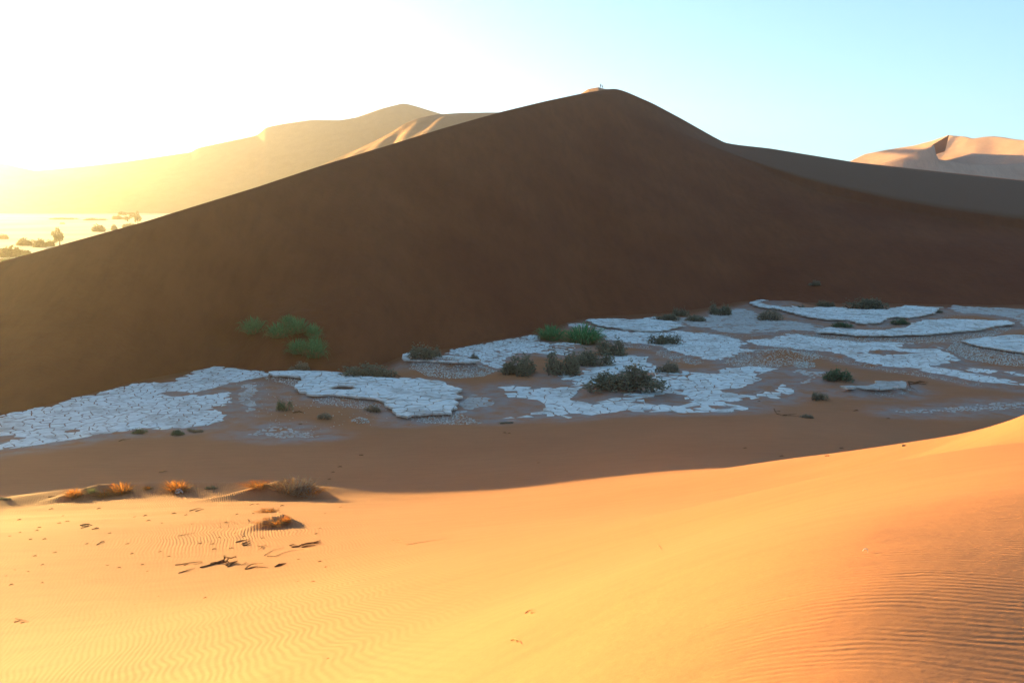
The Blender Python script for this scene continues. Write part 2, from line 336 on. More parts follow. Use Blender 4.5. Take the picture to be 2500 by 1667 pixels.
for k, (px, h, cell, gap, kind) in SHEETS.items():
    poly = np.array(densify(world_poly(px, h), 0.9, 0.24)); holes = [world_poly(q, h) for q in HOLES.get(k, [])]
    WP[k] = (poly, holes, h, cell, gap, kind)
    m = 6.0; lo = poly.min(0) - m; hi = poly.max(0) + m
    i0, i1 = np.searchsorted(gx, [lo[0], hi[0]]); j0, j1 = np.searchsorted(gy, [lo[1], hi[1]])
    sub = GP[j0:j1, i0:i1]; d = sdist(sub, poly)
    for hp in holes: d = np.minimum(d, -sdist(sub, hp))
    RISE[j0:j1, i0:i1] = np.maximum(RISE[j0:j1, i0:i1], h * (ss(-0.1, 1.1, d) if h >= 0.4 else ss(-0.7, -0.1, d)) + (0.25 * h * ss(-1.6, -0.2, d) * (1 - ss(-0.2, 1.0, d)) if h >= 0.4 else 0))
    SILT[j0:j1, i0:i1] = np.maximum(SILT[j0:j1, i0:i1], ss(-5.0, -0.5, d))
# low sand cushions under the shrubs in the pan: (u, v, radius px, height m)
CUSH = [(1384,848,60,0.7),(1500,962,95,0.8),(1640,912,55,0.5),(2040,925,70,0.9),(1360,905,110,0.5),(1040,905,85,0.6),(1145,1018,45,0.35),(1640,782,60,0.5),(1878,778,35,0.4),(1910,868,65,0.9),(2123,752,55,0.5),(1930,748,60,1.3),(877,1028,22,0.5),(900,914,60,.45),(1276,900,50,.4),(1751,765,40,.5),(693,999,26,.35),(791,1020,26,.3),(910,1001,30,.3),(1445,880,55,.5),(2003,975,26,.4),(2057,796,30,.4),(2195,789,34,.4),(1622,836,45,.4),(733,903,40,.4),(430,1061,30,.35),(341,1056,26,.25)]
def bil(A, x, y):
    fx = np.clip((x - GX0) / GD, 0, A.shape[1] - 1.001); fy = np.clip((y - GY0) / GD, 0, A.shape[0] - 1.001)
    i = fx.astype(int); j = fy.astype(int); a = fx - i; b = fy - j
    ok = (x > GX0) & (x < gx[-1]) & (y > GY0) & (y < gy[-1])
    return ok * ((A[j, i] * (1 - a) + A[j, i + 1] * a) * (1 - b) + (A[j + 1, i] * (1 - a) + A[j + 1, i + 1] * a) * b)
for (u, v, r, h) in CUSH:
    c = at_z(u, v, 0); rr = r * c[1] / 2400 * 1.0
    RISE = np.maximum(RISE, 0) + h * np.exp(-(((GP[..., 0] - c[0]) / rr) ** 2 + ((GP[..., 1] - c[1]) / (rr * 1.3)) ** 2) * 2.0)
def base_z(x, y):
    x = np.asarray(x, float); y = np.asarray(y, float)
    w = (1 - ss(105, 125, y)) * (1 - ss(70, 140, np.abs(x)))
    w = w * ss(-90, -30, y)
    return np.where(w > 0, tps(x, y) * w, 0.0)
def px2w(u, v, y):
    p = at_y(u, v, y); return p[0], p[1]
# sand drifts behind the sunlit grass clumps
MOUNDS = []
def solve_flat(u, v):
    """ground point under a pixel, on the smooth terrain"""
    d = ray(u, v); t = np.linspace(4, 150, 3000); p = np.array([0, 0, H])[:, None] + d[:, None] * t
    b = np.where(p[2] < base_z(p[0], p[1]))[0]
    return p[:2, b[0]] if len(b) else at_z(u, v)[:2]
for (u0, v0, u1, v1, h, wb, wf, k) in [(440,1226,716,1210,1.25,3.0,2.7,.30),(70,1236,230,1213,0.62,1.8,2.0,.75),(395,1206,450,1203,0.28,1.0,.9,.6),
                                  (560,1302,688,1280,0.62,1.5,1.8,.30),(540,1198,640,1188,0.25,1.4,0.7,.3),(545,1308,592,1304,0.16,.4,.5,.2)]:
    a = solve_flat(u0, v0); b = solve_flat(u1, v1)
    MOUNDS.append((a[0], a[1], b[0], b[1], h, wb, wf, k))
BERM = np.array([solve_flat(u, v) for u, v in [(-60,1240),(60,1224),(180,1209),(300,1199),(430,1193),(560,1194),(660,1195),(780,1203)]])
def berm(x, y):
    d = np.full(np.shape(x), 1e9)
    for a, b in zip(BERM[:-1], BERM[1:]):
        e = b - a; t = np.clip(((x - a[0]) * e[0] + (y - a[1]) * e[1]) / (e @ e), 0, 1)
        sg = np.hypot(x - a[0] - t * e[0], y - a[1] - t * e[1]); d = np.minimum(d, sg)
    return 0.50 * np.exp(-(d / 2.3) ** 2)
def ground_z(x, y):
    x = np.asarray(x, float); y = np.asarray(y, float)
    z = base_z(x, y)
    for mo in MOUNDS:
        z = z + mound(x, y, *mo)
    z = z + berm(x, y)
    pan = ss(95, 115, y) * (1 - ss(250, 330, y))
    z = z + pan * 0.10 * fbm(x, y, 9, 3) + 0.05 * fbm(x, y, 14, 9, 2) * ss(12, 40, y)
    z = z + bil(RISE, x, y)
    lows = ss(40, 62, y) * (1 - ss(70, 80, y)) * (1 - ss(-12, -2, x))
    z = z + lows * 0.09 * fbm(x * .5, y, 5, 5, 3)
    return z
BASE = [(-1400,1300),(-700,1140),(-400,1090),(-100,1030),(0,1012),(113,988),(234,958),(332,930),(470,903),(564,893),(660,903),(760,905),(860,910),(900,905),(940,888),(993,861),(1100,850),(1240,825),(1319,812),(1383,787),(1424,776),(1600,768),(1700,757),(1825,734),(1900,738),(2000,740),(2214,742),(2500,745),(3000,750),(3700,770)]
# polar sheet
rad = np.concatenate([[0.3, 1.5], np.geomspace(3, 60, 300), np.arange(60.4, 262, 0.46), np.geomspace(264, 9000, 46)])
az = np.concatenate([np.linspace(-180, -34, 46), np.linspace(-33, 33, 900), np.linspace(34, 180, 46)])
R_, A_ = np.meshgrid(rad, np.radians(az), indexing='ij')
GXX = R_ * np.sin(A_); GYY = R_ * np.cos(A_); GZZ = ground_z(GXX, GYY)
rat = GXX / np.maximum(GYY, 0.1)
front = ss(0.5, 2, GYY)
mnear = np.zeros_like(GXX)
for mo in MOUNDS:
    mnear = np.maximum(mnear, np.exp(-(((GXX - (mo[0] + mo[2]) / 2) / 4.5) ** 2 + ((GYY - (mo[1] + mo[3]) / 2) / 4.0) ** 2)))
dome = 0.55 + 0.45 * fbm(GXX, GYY, 12, 21, 2)
rip_a = front * (0.12 + 0.88 * (1 - ss(-0.22, 0.02, rat))) * (1 - ss(74, 82, GYY)) * np.clip(dome, .2, 1) * 0.75 + 1.3 * mnear
rip_b = front * ss(0.02, 0.42, rat) * (1 - ss(25, 55, GYY))
silt = np.clip(bil(SILT, GXX, GYY), 0, 1)
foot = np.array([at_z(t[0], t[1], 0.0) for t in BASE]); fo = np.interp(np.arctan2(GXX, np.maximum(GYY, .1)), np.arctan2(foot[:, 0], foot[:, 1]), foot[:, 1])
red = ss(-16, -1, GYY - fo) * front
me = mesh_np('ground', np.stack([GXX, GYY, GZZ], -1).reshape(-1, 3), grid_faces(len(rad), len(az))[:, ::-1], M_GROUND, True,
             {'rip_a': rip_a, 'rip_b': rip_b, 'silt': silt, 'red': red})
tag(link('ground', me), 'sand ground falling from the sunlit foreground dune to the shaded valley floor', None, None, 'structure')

# ---------------------------------------------------------------- the big dune
def interp(tab, u, col): return np.interp(u, [t[0] for t in tab], [t[col] for t in tab])
RIDGE = [(-1400,860,120),(-900,799,127),(-560,754,131),(-400,738,133),(-300,719,136),(-178,687,143.5),(-124,673,147),(0,640,153),(13,636,153.5),(152,597,157),(351,542,165),(480,502,174),(627,457,188),(780,406,206),(935,359,228),(1080,314,253),(1222,274,280),(1330,248,310),(1424,228,338),(1470,221,352),(1495,217,359),(1508,218,361),(1530,225,363),(1594,253,366),(1658,287,372),(1743,335,378),(1770,349,380),(1800,354,381),(1881,363,383),(2083,396,388),(2300,420,392),(2500,441,395),(3000,500,400),(3700,590,400)]
BRINK = [(-1400,861,119.7),(1330,250,309),(1424,232,336),(1495,228,354),(1530,250,356),(1594,290,352),(1658,322,350),(1743,358,350),(1800,380,348),(1881,408,340),(1960,433,335),(2083,463,325),(2180,484,318),(2300,506,312),(2500,534,300),(3000,600,290),(3700,660,280)]
uu = np.linspace(-1400, 3700, 1360)
def sm_(a, n):
    k = np.hanning(n + 2)[1:-1]; k /= k.sum(); return np.convolve(np.pad(a, n // 2, 'edge'), k, 'valid')[:len(a)]
def cur(tab, uarr, sm=0.0):
    v = sm_(interp(tab, uarr, 1), 9); y = sm_(interp(tab, uarr, 2), 61)
    return np.array([at_y(a, b, c) for a, b, c in zip(uarr, v, y)])
def smooth1(a, n):
    k = np.ones(n) / n; p = np.pad(a, ((n // 2, n // 2), (0, 0)), 'edge')
    return np.stack([np.convolve(p[:, i], k, 'valid') for i in range(3)], 1)[:len(a)]
rid = cur(RIDGE, uu); bri = cur(BRINK, uu)
wl = ss(1240, 1440, uu)[:, None]; bri = bri * wl + (rid + np.array([0, -0.5, -0.15])) * (1 - wl)
bv = sm_(interp(BASE, uu, 1), 31); bas = np.array([at_z(a, b, 0.0) for a, b in zip(uu, bv)])
rows = []
nb = 14
backdir = np.array([-0.35, 0.94, 0])
for i in range(nb):
    t = 1 - i / nb
    w = rid + backdir * (rid[:, 2:3] * 2.6) * t; w[:, 2] = rid[:, 2] * (1 - t) ** 1.0 * (1 - 0.15 * math.sin(math.pi * t)) - 1.5 * t
    rows.append(w)
for i in range(12):
    t = i / 12; w = rid * (1 - t) + bri * t
    rows.append(w)
nf = 190
for i in range(nf + 1):
    t = i / nf * 1.05
    w = bri * (1 - t) + bas * t
    w[:, 2] = bri[:, 2] * (1 - t if t < 1 else 0) ** 1.12 - max(0, t - 0.985) * 12
    w[:, 2] -= 2.6 * float(ss(0, .02, t) * (1 - ss(.03, .45, t))) * ss(1780, 2000, uu)
    x, y = w[:, 0], w[:, 1]
    e = math.sin(min(1, t) * math.pi) ** 0.7 if 0 < t < 1 else 0
    w[:, 2] += e * (0.45 * fbm(x, y, 38, 11, 2) + 0.10 * fbm(x, y, 6, 12, 3))
    # slumped hollow round the green tussocks
    g = np.exp(-((uu - 700) / 130) ** 2) * np.exp(-((t - 0.86) / 0.16) ** 2); w[:, 2] += g * 1.6 - 1.9 * np.exp(-((uu - 560) / 60) ** 2) * np.exp(-((t - 0.78) / 0.12) ** 2)
    w[:, 2] += g * 0.30 * fbm(x, y, 2.2, 15, 3)
    rows.append(w)
DV = np.array(rows)
crest = np.zeros(DV.shape[:2]); wu = ss(1560, 2000, uu)[None]  # mask of the painted sky light, ridge to brink, stronger to the right
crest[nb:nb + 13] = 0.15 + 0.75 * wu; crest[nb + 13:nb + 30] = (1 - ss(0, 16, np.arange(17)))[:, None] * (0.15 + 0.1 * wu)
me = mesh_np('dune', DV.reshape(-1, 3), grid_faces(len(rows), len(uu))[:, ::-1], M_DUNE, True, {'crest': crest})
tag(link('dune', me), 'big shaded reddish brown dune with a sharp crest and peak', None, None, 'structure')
DUNE_BVH = BVHTree.FromPolygons([Vector(p) for p in DV[nb:].reshape(-1, 3)], [tuple(q) for q in grid_faces(len(rows) - nb, len(uu)).tolist()])

def loft(curves, nu, nv, jig=None):
    """curves: list of [(u,v,y)...] with same parameter; returns grid"""
    Cs = []
    for c in curves:
        p = np.array([at_y(*q) for q in c]); d = np.r_[0, np.cumsum(np.linalg.norm(np.diff(p, axis=0), axis=1))]
        n = len(c); s = np.arange(n) / (n - 1); t = np.linspace(0, 1, nu)
        Cs.append(np.stack([np.interp(t, s, p[:, i]) for i in range(3)], 1))
    rowsl = []
    for a, b in zip(Cs[:-1], Cs[1:]):
        for i in range(nv):
            t = i / nv; rowsl.append(a * (1 - t) + b * t)
    rowsl.append(Cs[-1]); return np.array(rowsl)
def add_loft(name, G_, mat, label):
    me = mesh_np(name, G_.reshape(-1, 3), grid_faces(G_.shape[0], G_.shape[1])[:, ::-1], mat, True)
    return tag(link(name, me), label, None, None, 'structure')
def resamp(tab, n):
    a = np.array(tab, float); s = np.r_[0, np.cumsum(np.hypot(np.diff(a[:, 0]), np.diff(a[:, 1])))]; t = np.linspace(0, s[-1], n)
    return [tuple(np.interp(t, s, a[:, i])[k] for i in range(3)) for k in range(n)]
# small sunlit crest just behind the summit, where the two people stand
top = resamp([(1405,236,372),(1422,227,376),(1436,218,380),(1452,215,384),(1462,213.5,386),(1468,216,386),(1480,218,385),(1492,218.5,384),(1510,224,384)], 40)
def on_plane(u, v, P0, n):
    d = ray(u, v); n = np.array(n, float); C0 = np.array([0, 0, H])
    t = ((P0 - C0) @ n) / (d @ n); return (u, v, (d * t)[1])
top = [(u, v, 430.0) for u, v, y in top]; low = [(u, float(interp(RIDGE, u, 1)) + 5, float(interp(RIDGE, u, 2)) + 7) for u, v, y in top]
bk = [(u, v + 10, y + 30) for u, v, y in top]
add_loft('sand_crest', loft([bk, top, low], 80, 14), M_FAR, 'small sunlit sand crest behind the summit of the big dune')
# far massif on the left, in shade
sk = resamp([(-500,440,2500),(-300,400,2500),(0,398,2450),(45,408,2450),(85,417,2400),(200,407,2400),(300,396,2380),(470,371,2350),(480,362,2350),(560,345,2350),(627,331,2350),(650,311,2350),(690,303,2350),(760,293,2330),(830,294,2300),(870,287,2300),(930,266,2300),(985,252,2300),(1010,258,2320),(1065,275,2350),(1150,300,2400),(1400,330,2500)], 150)
bs = [(u, 521, 1960 - abs(u - 600) * 0.05) for u, v, y in sk]
bk = [(u, 500, y + 500) for u, v, y in sk]
Gm = loft([bk, sk, bs], 300, 40)
Gm[41:, :, 2] += 10 * fbm(Gm[41:, :, 0], Gm[41:, :, 1], 260, 31, 3) * np.sin(np.linspace(0, math.pi, len(Gm) - 41))[:, None]
add_loft('far_dune', Gm, M_FAR, 'hazy far dune massif on the left with a pointed summit')
# ribbed sunlit dune in front of it
up = resamp([(420,533,950),(500,520,960),(540,512,975),(600,490,985),(700,443,1000),(800,397,1020),(900,352,1040),(955,324,1052),(985,304,1062),(1020,289,1078),(1065,280,1092),(1130,276,1110),(1222,275,1130),(1300,280,1150),(1500,300,1200)], 120)
def on_plane(u, v, P0, n):
    d = ray(u, v); n = np.array(n, float); C0 = np.array([0, 0, H])
    t = ((P0 - C0) @ n) / (d @ n); return (u, v, (d * t)[1])
lo = [on_plane(u, float(interp(RIDGE, u, 1)) + 45, at_y(u, v, y), (-0.42, -0.27, 0.87)) for u, v, y in up]
lo = [(u, v, max(560.0, y)) for u, v, y in lo]
print('lo', [tuple(round(q) for q in lo[i]) for i in range(0, 120, 17)])
bk = [(u, v + 25, y + 260) for u, v, y in up]
Gr = loft([bk, up, lo], 420, 70)
nr = Gr.shape[0]; tt = np.linspace(0, 1, nr - 71)[:, None]
s_ = np.linspace(0, 1, Gr.shape[1])[None]
ph = s_ * 78 + tt * 9 + 1.7 * fbm(Gr[71:, :, 0], Gr[71:, :, 1], 160, 41, 2)
Gr[71:, :, 2] += (1.9 * np.sin(ph) * (0.5 + 0.5 * vnoise(s_ * 400 + 0 * tt, tt * 100, 60, 5)) + 1.6 * np.sin(ph * .37 + 1)) * ss(0, .22, tt) * (1 - ss(.7, 1, tt)) * ss(.1, .35, s_)
add_loft('ribbed_dune', Gr, M_FAR, 'sunlit ribbed dune slope behind the left ridge of the big dune')
# far dune on the right
skr = [(2040,412,1120),(2072,396,1150),(2111,377,1170),(2160,367,1210),(2231,356,1270),(2277,344,1310),(2317,330,1350)]
cre = [(2100,416,1010),(2142,405,1005),(2172,396,1000),(2203,386,996),(2228,377,994),(2255,364,992),(2280,352,990)]
slp = [(2110,440,965),(2150,440,960),(2190,440,950),(2225,440,940),(2260,440,930),(2290,440,920),(2320,440,905)]
bkr = [(u - 10, v + 40, y + 300) for u, v, y in skr]
cre_r = resamp(cre, 60)
skr_r = [on_plane(a[0], a[1], at_y(*c), (-0.42, -0.10, 0.90)) for a, c in zip(resamp(skr, 60), cre_r)]
bkr_r = [(u - 10, v + 40, y + 300) for u, v, y in skr_r]
Ga = loft([bkr_r, skr_r, cre_r, [(u, v + 30, y + 6) for u, v, y in cre_r]], 100, 24)
f2 = cre + [(2284,372,988),(2291,389,986),(2320,394,990),(2348,399,1000),(2400,402,1010),(2465,402,1025),(2500,399,1030),(2600,396,1050)]
f2 = resamp(f2, 90); Gc = loft([[(u, v + 12, y + 20) for u, v, y in f2], f2, [(u + 8, 456, y - 40) for u, v, y in f2]], 140, 20)
add_loft('shaded_slip_face', Gc, M_FARPALE, 'shaded slip face of the far dune on the right')
add_loft('pale_far_dune', Ga, M_FARPALE, 'pink lit far dune on the right with a knife-edged crest')
sk3 = [(2300,337,1345),(2317,330,1350),(2329,332,1360),(2357,334,1380),(2376,339,1390),(2399,335,1400),(2425,333,1405),(2453,336,1410),(2474,340,1420),(2500,343,1430),(2560,352,1450),(2700,380,1500)]
hk = [(2281,354,1050),(2272,372,1030),(2275,383,1012),(2289,389,1000),(2320,394,975),(2348,399,956),(2400,402,930),(2440,402,912),(2465,402,900),(2500,396,887),(2560,390,860),(2700,400,800)]
sl3 = [(u + 14, 445, y - 68) for u, v, y in hk]
bk3 = [(u, v + 40, y + 300) for u, v, y in sk3]
hk_r = [(u, v + 8, y * 1.3) for u, v, y in resamp(hk, 60)]
print('skr', [round(q[2]) for q in skr_r[::10]])
sk_r = [on_plane(a[0], a[1], at_y(*c), (-0.40, -0.16, 0.90)) for a, c in zip(resamp(sk3, 60), hk_r)]
bk_r = [(u, v + 40, y + 300) for u, v, y in sk_r]
print('sk', [round(q[2]) for q in sk_r[::10]])
Gb = loft([bk_r, sk_r, hk_r, [(u + 14, 450, y * 1.3 - 90) for u, v, y in resamp(hk, 60)]], 160, 24)
Gb[25:48, :, 2] += 0.7 * np.sin(np.linspace(0, 30, 160))[None] * np.sin(np.linspace(0, math.pi, 23))[:, None]
add_loft('lit_far_dune', Gb, M_FARPALE, 'sunlit bowl of the far dune at the right edge')
# pale floor of the valley beyond the left ridge
fl = np.array([[(-1500, 420, 0.35), (300, 420, 0.35)], [(-1900, 2050, 0.35), (700, 2050, 0.35)]])
nfl = 60; a = np.linspace(0, 1, nfl)
fg = np.array([[fl[0, 0] * (1 - i) * (1 - j) + fl[0, 1] * (1 - i) * j + fl[1, 0] * i * (1 - j) + fl[1, 1] * i * j for j in a] for i in a])
fg[..., 2] += 0.15 * fbm(fg[..., 0], fg[..., 1], 120, 51, 2)
tag(link('valley_floor', mesh_np('valley_floor', fg.reshape(-1, 3), grid_faces(nfl, nfl), M_FLOOR, True)), 'pale clay floor of the far valley beyond the ridge', None, None, 'structure')
# ---------------------------------------------------------------- clay crusts
def clip_half(poly, p, q):
    """keep the part of poly nearer to p than to q"""
    mx, my = (p[0] + q[0]) / 2, (p[1] + q[1]) / 2; nx, ny = q[0] - p[0], q[1] - p[1]; out = []
    n = len(poly)
    for i in range(n):
        a, b = poly[i], poly[(i + 1) % n]
        da = (a[0] - mx) * nx + (a[1] - my) * ny; db = (b[0] - mx) * nx + (b[1] - my) * ny
        if da <= 0: out.append(a)
        if da * db < 0:
            t = da / (da - db); out.append((a[0] + (b[0] - a[0]) * t, a[1] + (b[1] - a[1]) * t))
    return out
def sdist_fast(Q, A):
    B = np.roll(A, -1, 0); e = B - A; L = (e * e).sum(1) + 1e-9; W = Q[:, None] - A[None]
    t = np.clip((W * e).sum(2) / L, 0, 1); dd = np.sqrt(((W - e * t[..., None]) ** 2).sum(2)).min(1)
    c = ((A[:, 1] > Q[:, 1:2]) != (B[:, 1] > Q[:, 1:2])); den = np.where(e[:, 1] == 0, 1e-9, e[:, 1])
    xi = e[:, 0] * (Q[:, 1:2] - A[:, 1]) / den + A[:, 0]
    ins = (c & (Q[:, 0:1] < xi)).sum(1) % 2 == 1
    return np.where(ins, dd, -dd)
def cells(poly, holes, size, rnd, keep=1.0, rag=0.0):
    lo = poly.min(0); hi = poly.max(0); g = {}
    ni = int((hi[0] - lo[0]) / size) + 3; nj = int((hi[1] - lo[1]) / size) + 3
    for i in range(-1, ni):
        for j in range(-1, nj):
            g[i, j] = (lo[0] + (i + rnd.uniform(0.02, 0.98)) * size, lo[1] + (j + rnd.uniform(0.02, 0.98)) * size)
    for q_ in list(g):
        if rnd.random() < 0.25: del g[q_]
    keys = list(g); C = np.array([g[k] for k in keys]); D = sdist(C, poly)
    for h in holes: D = np.minimum(D, -sdist(C, h))
    ok = (D > -0.3 * size) & ~((D < size * 0.8) & (np.array([rnd.random() for _ in D]) < rag)); edge = D < size * 1.25
    rings = [np.array(poly)] + [np.array(h) for h in holes]
    res = []
    for k, c, o, ed in zip(keys, C, ok, edge):
        if not o or (keep < 1 and rnd.random() > keep): continue
        p = (c[0], c[1]); s = size * 2.2
        pl = [(p[0] - s, p[1] - s), (p[0] + s, p[1] - s), (p[0] + s, p[1] + s), (p[0] - s, p[1] + s)]
        for di in (-3, -2, -1, 0, 1, 2, 3):
            for dj in (-3, -2, -1, 0, 1, 2, 3):
                q = g.get((k[0] + di, k[1] + dj))
                if q is None or (di == 0 and dj == 0): continue
                pl = clip_half(pl, p, q)
                if len(pl) < 3: break
            if len(pl) < 3: break
        if len(pl) < 3: continue
        if ed:      # trim the rim plates to the traced outline
            Q = np.array(pl); d = sdist_fast(Q, rings[0]); out = []
            which = np.zeros(len(Q), int)
            for hi_, hh in enumerate(rings[1:]):
                if np.hypot(*(hh.mean(0) - Q[0])) > 25: continue
                dh = -sdist_fast(Q, hh); m_ = dh < d; d = np.where(m_, dh, d); which = np.where(m_, hi_ + 1, which)
            for a, dd, wi in zip(Q, d, which):
                if dd < 0:
                    A = rings[wi]; e = np.roll(A, -1, 0) - A; t = np.clip(((a - A) * e).sum(1) / ((e * e).sum(1) + 1e-9), 0, 1); N_ = A + e * t[:, None]
                    m = np.argmin(((N_ - a) ** 2).sum(1)); a = (N_[m, 0] + rnd.gauss(0, .04), N_[m, 1] + rnd.gauss(0, .04))
                out.append((float(a[0]), float(a[1])))
            pl = out; ar = 0.5 * sum(pl[i][0] * pl[(i + 1) % len(pl)][1] - pl[(i + 1) % len(pl)][0] * pl[i][1] for i in range(len(pl)))
            if ar < 0.04 * size * size: continue
        res.append((p, pl))
    return res
def prism(pl, c, gap, z0, z1, tilt, rnd, bev=0.03):
    """a dried plate: outline shrunk by half the gap, bevelled rim; returns verts, faces about centre c"""
    cx = sum(p[0] for p in pl) / len(pl); cy = sum(p[1] for p in pl) / len(pl); q = []
    for x, y in pl:
        d = math.hypot(x - cx, y - cy); f = max(0.25, 1 - gap * rnd.uniform(0.45, 0.95) / max(d, 0.05)); q.append(((x - cx) * f, (y - cy) * f))
    # drop needle-close corners
    r = [q[0]]
    for a in q[1:]:
        if math.hypot(a[0] - r[-1][0], a[1] - r[-1][1]) > 0.06: r.append(a)
    if len(r) < 3: return None
    n = len(r); V = []; Fc = []
    tx, ty = tilt
    for (x, y) in r: V.append((x, y, z0))
    for (x, y) in r: V.append((x, y, z1 - bev + x * tx + y * ty + rnd.uniform(0, 0.012)))
    for (x, y) in r:
        d = math.hypot(x, y) or 1; f = 1 - bev * 1.3 / d; V.append((x * f, y * f, z1 + x * tx + y * ty))
    for i in range(n):
        j = (i + 1) % n; Fc.append((i, j, n + j, n + i)); Fc.append((n + i, n + j, 2 * n + j, 2 * n + i))
    Fc.append(tuple(range(2 * n, 3 * n)))
    return (cx, cy), V, Fc
rnd = random.Random(11)
CR_LABEL = {'c1': 'large pale cracked clay crust filling the left of the shaded pan', 'c1b': 'thin dusty clay strips right of the large left crust',
 'c2': 'raised pale clay crust with a dark undercut front edge, left of centre', 'c2b': 'grey flaking clay at the right tip of the raised crust',
 'c3': 'small speckled salty patch in the sand below the left crusts', 'c4': 'small pale clay shelf capping a gravelly mound',
 'c5': 'finely broken pale clay band at the foot of the dune', 'c6': 'pale clay shelf behind the two bright green grass tufts',
 'c6b': 'small pale clay ledge just behind the bright green grass', 'c7': 'long pale clay tongue right of the green grass tufts',
 'c8': 'weathered clay flat below the far dune foot right of centre', 'c9': 'far pale clay shelf at the dune foot on the right',
 'c10': 'long raised clay shelf with a dark lower edge on the right', 'c11': 'rubbly clay in the far right corner of the pan',
 'c12': 'bright clay shelf at the right edge above the gravel slope', 'c13': 'wide pale clay band sweeping down to the right edge',
 'c14': 'small clay island in sand near the right edge', 'c14b': 'thin clay sliver at the right edge beside the small island',
 'c15': 'branching network of pale cracked clay in the centre of the pan', 'c16': 'small clay patch left of the dark green shrub',
 'c16b': 'narrow clay streak below the small patch by the dark green shrub', 'c17': 'thick overhanging clay slab with a dark underside on the right',
 'c18': 'thin streaks of salty clay in the sand at the right front'}
for k, (poly, holes, h, cell, gap, kind) in WP.items():
    mat = M_CRUST_D if kind in ('dirty', 'sparse') or k in ('c8', 'c11', 'c16', 'c16b', 'c17') else M_CRUST
    cs = cells(poly, holes, cell, rnd, 0.72 if kind == 'sparse' else (0.93 if k in ('c5', 'c8', 'c11') else 1.0), 0.0 if h >= 0.4 else (0.34 if k != 'c1' else 0.2))
    thick = 0.11 if h > 0.4 else (0.055 if kind == 'plates' else 0.035)
    gz = ground_z(np.array([c[0][0] for c in cs]), np.array([c[0][1] for c in cs]))
    if h >= 0.4: gz = gz - bil(RISE, np.array([c[0][0] for c in cs]), np.array([c[0][1] for c in cs])) + h
    c0 = poly.mean(0)
    root = empty('clay_crust', (c0[0], c0[1], float(ground_z(c0[0], c0[1]))))
    tag(root, CR_LABEL[k], None, None, 'structure')
    order = sorted(range(len(cs)), key=lambda i: cs[i][0][1])
    lim = 290 if kind == 'plates' else 0
    SV, SF, SI = [], [], []
    for n_, i in enumerate(order):
        p, pl = cs[i]
        small = 0.35 if (kind == 'joined' and k not in ('c13',)) else 1.0
        pr = prism(pl, p, gap, -0.12, thick * rnd.uniform(0.6, 1.25), (rnd.gauss(0, 0.018), rnd.gauss(0, 0.018)), rnd, 0.03)
        if not pr: continue
        (cx, cy), V, Fc = pr; z = float(gz[i])
        if n_ < lim:
            me_ = pydata('plate', V, Fc, mat); me_.materials.append(M_EDGE); me_.polygons.foreach_set('material_index', [1] * (len(Fc) - 1) + [0]); o = link('plate', me_, root); o.location = (cx - root.location.x, cy - root.location.y, z - root.location.z)
        else:
            b0 = len(SV); SV += [(x + cx - root.location.x, y + cy - root.location.y, zz + z - root.location.z) for x, y, zz in V]
            SF += [tuple(a + b0 for a in f) for f in Fc]; SI += [1] * (len(Fc) - 1) + [0]
    if SV:
        me_ = pydata('plates', SV, SF, mat); me_.materials.append(M_EDGE); me_.polygons.foreach_set('material_index', SI); o = link('plates', me_, root); tag(o, None, None, None, 'stuff')
# loose chips of clay below the broken edges
CHIPS = [([(1005,888),(1090,890),(1170,888),(1212,903),(1180,917),(1100,922),(1040,917),(1000,903)],2600,1.0),
 ([(1775,870),(1850,855),(1930,843),(1990,850),(2010,870),(1960,885),(1900,893),(1800,893),(1765,885)],2400,1.0),
 ([(1915,812),(2000,818),(2100,824),(2200,824),(2300,820),(2400,812),(2440,802),(2475,800),(2420,822),(2330,832),(2150,837),(1990,828)],2600,1.0),
 ([(2330,832),(2400,847),(2500,865),(2600,872),(2600,905),(2500,893),(2420,885),(2360,875),(2310,850)],3200,1.1),
 ([(750,963),(850,970),(940,988),(930,998),(850,990),(770,980)],420,0.9),([(985,1017),(1060,1013),(1120,1008),(1178,1030),(1120,1033),(1000,1025)],520,0.9),
 ([(640,915),(690,918),(735,928),(722,948),(690,935),(650,925)],320,0.9),([(1610,848),(1660,865),(1720,880),(1700,888),(1650,880),(1600,862)],500,0.9),
 ([(852,1024),(877,1013),(898,1018),(902,1027),(877,1031)],260,0.7),([(1100,852),(1240,826),(1284,820),(1320,830),(1200,850),(1110,868)],1500,0.9),
 ([(1945,855),(2066,876),(2165,899),(2236,905),(2329,924),(2398,937),(2398,942),(2300,925),(2160,905),(2060,884),(1945,862)],700,0.8),
 ([(2080,948),(2165,952),(2225,950),(2210,962),(2150,965),(2090,955)],260,0.8),([(1945,880),(1990,884),(1990,895),(1950,897),(1935,890)],300,1.2),
 ([(1460,820),(1530,838),(1600,845),(1590,850),(1520,846),(1470,832)],300,.8),([(560,900),(900,905),(1190,1030),(900,1040),(700,1060),(600,1000)],500,.6),
 ([(1700,780),(1900,790),(2000,820),(2300,760),(2450,790),(2400,830),(2000,850),(1750,860)],1500,.8)]
V, Fc = [], []
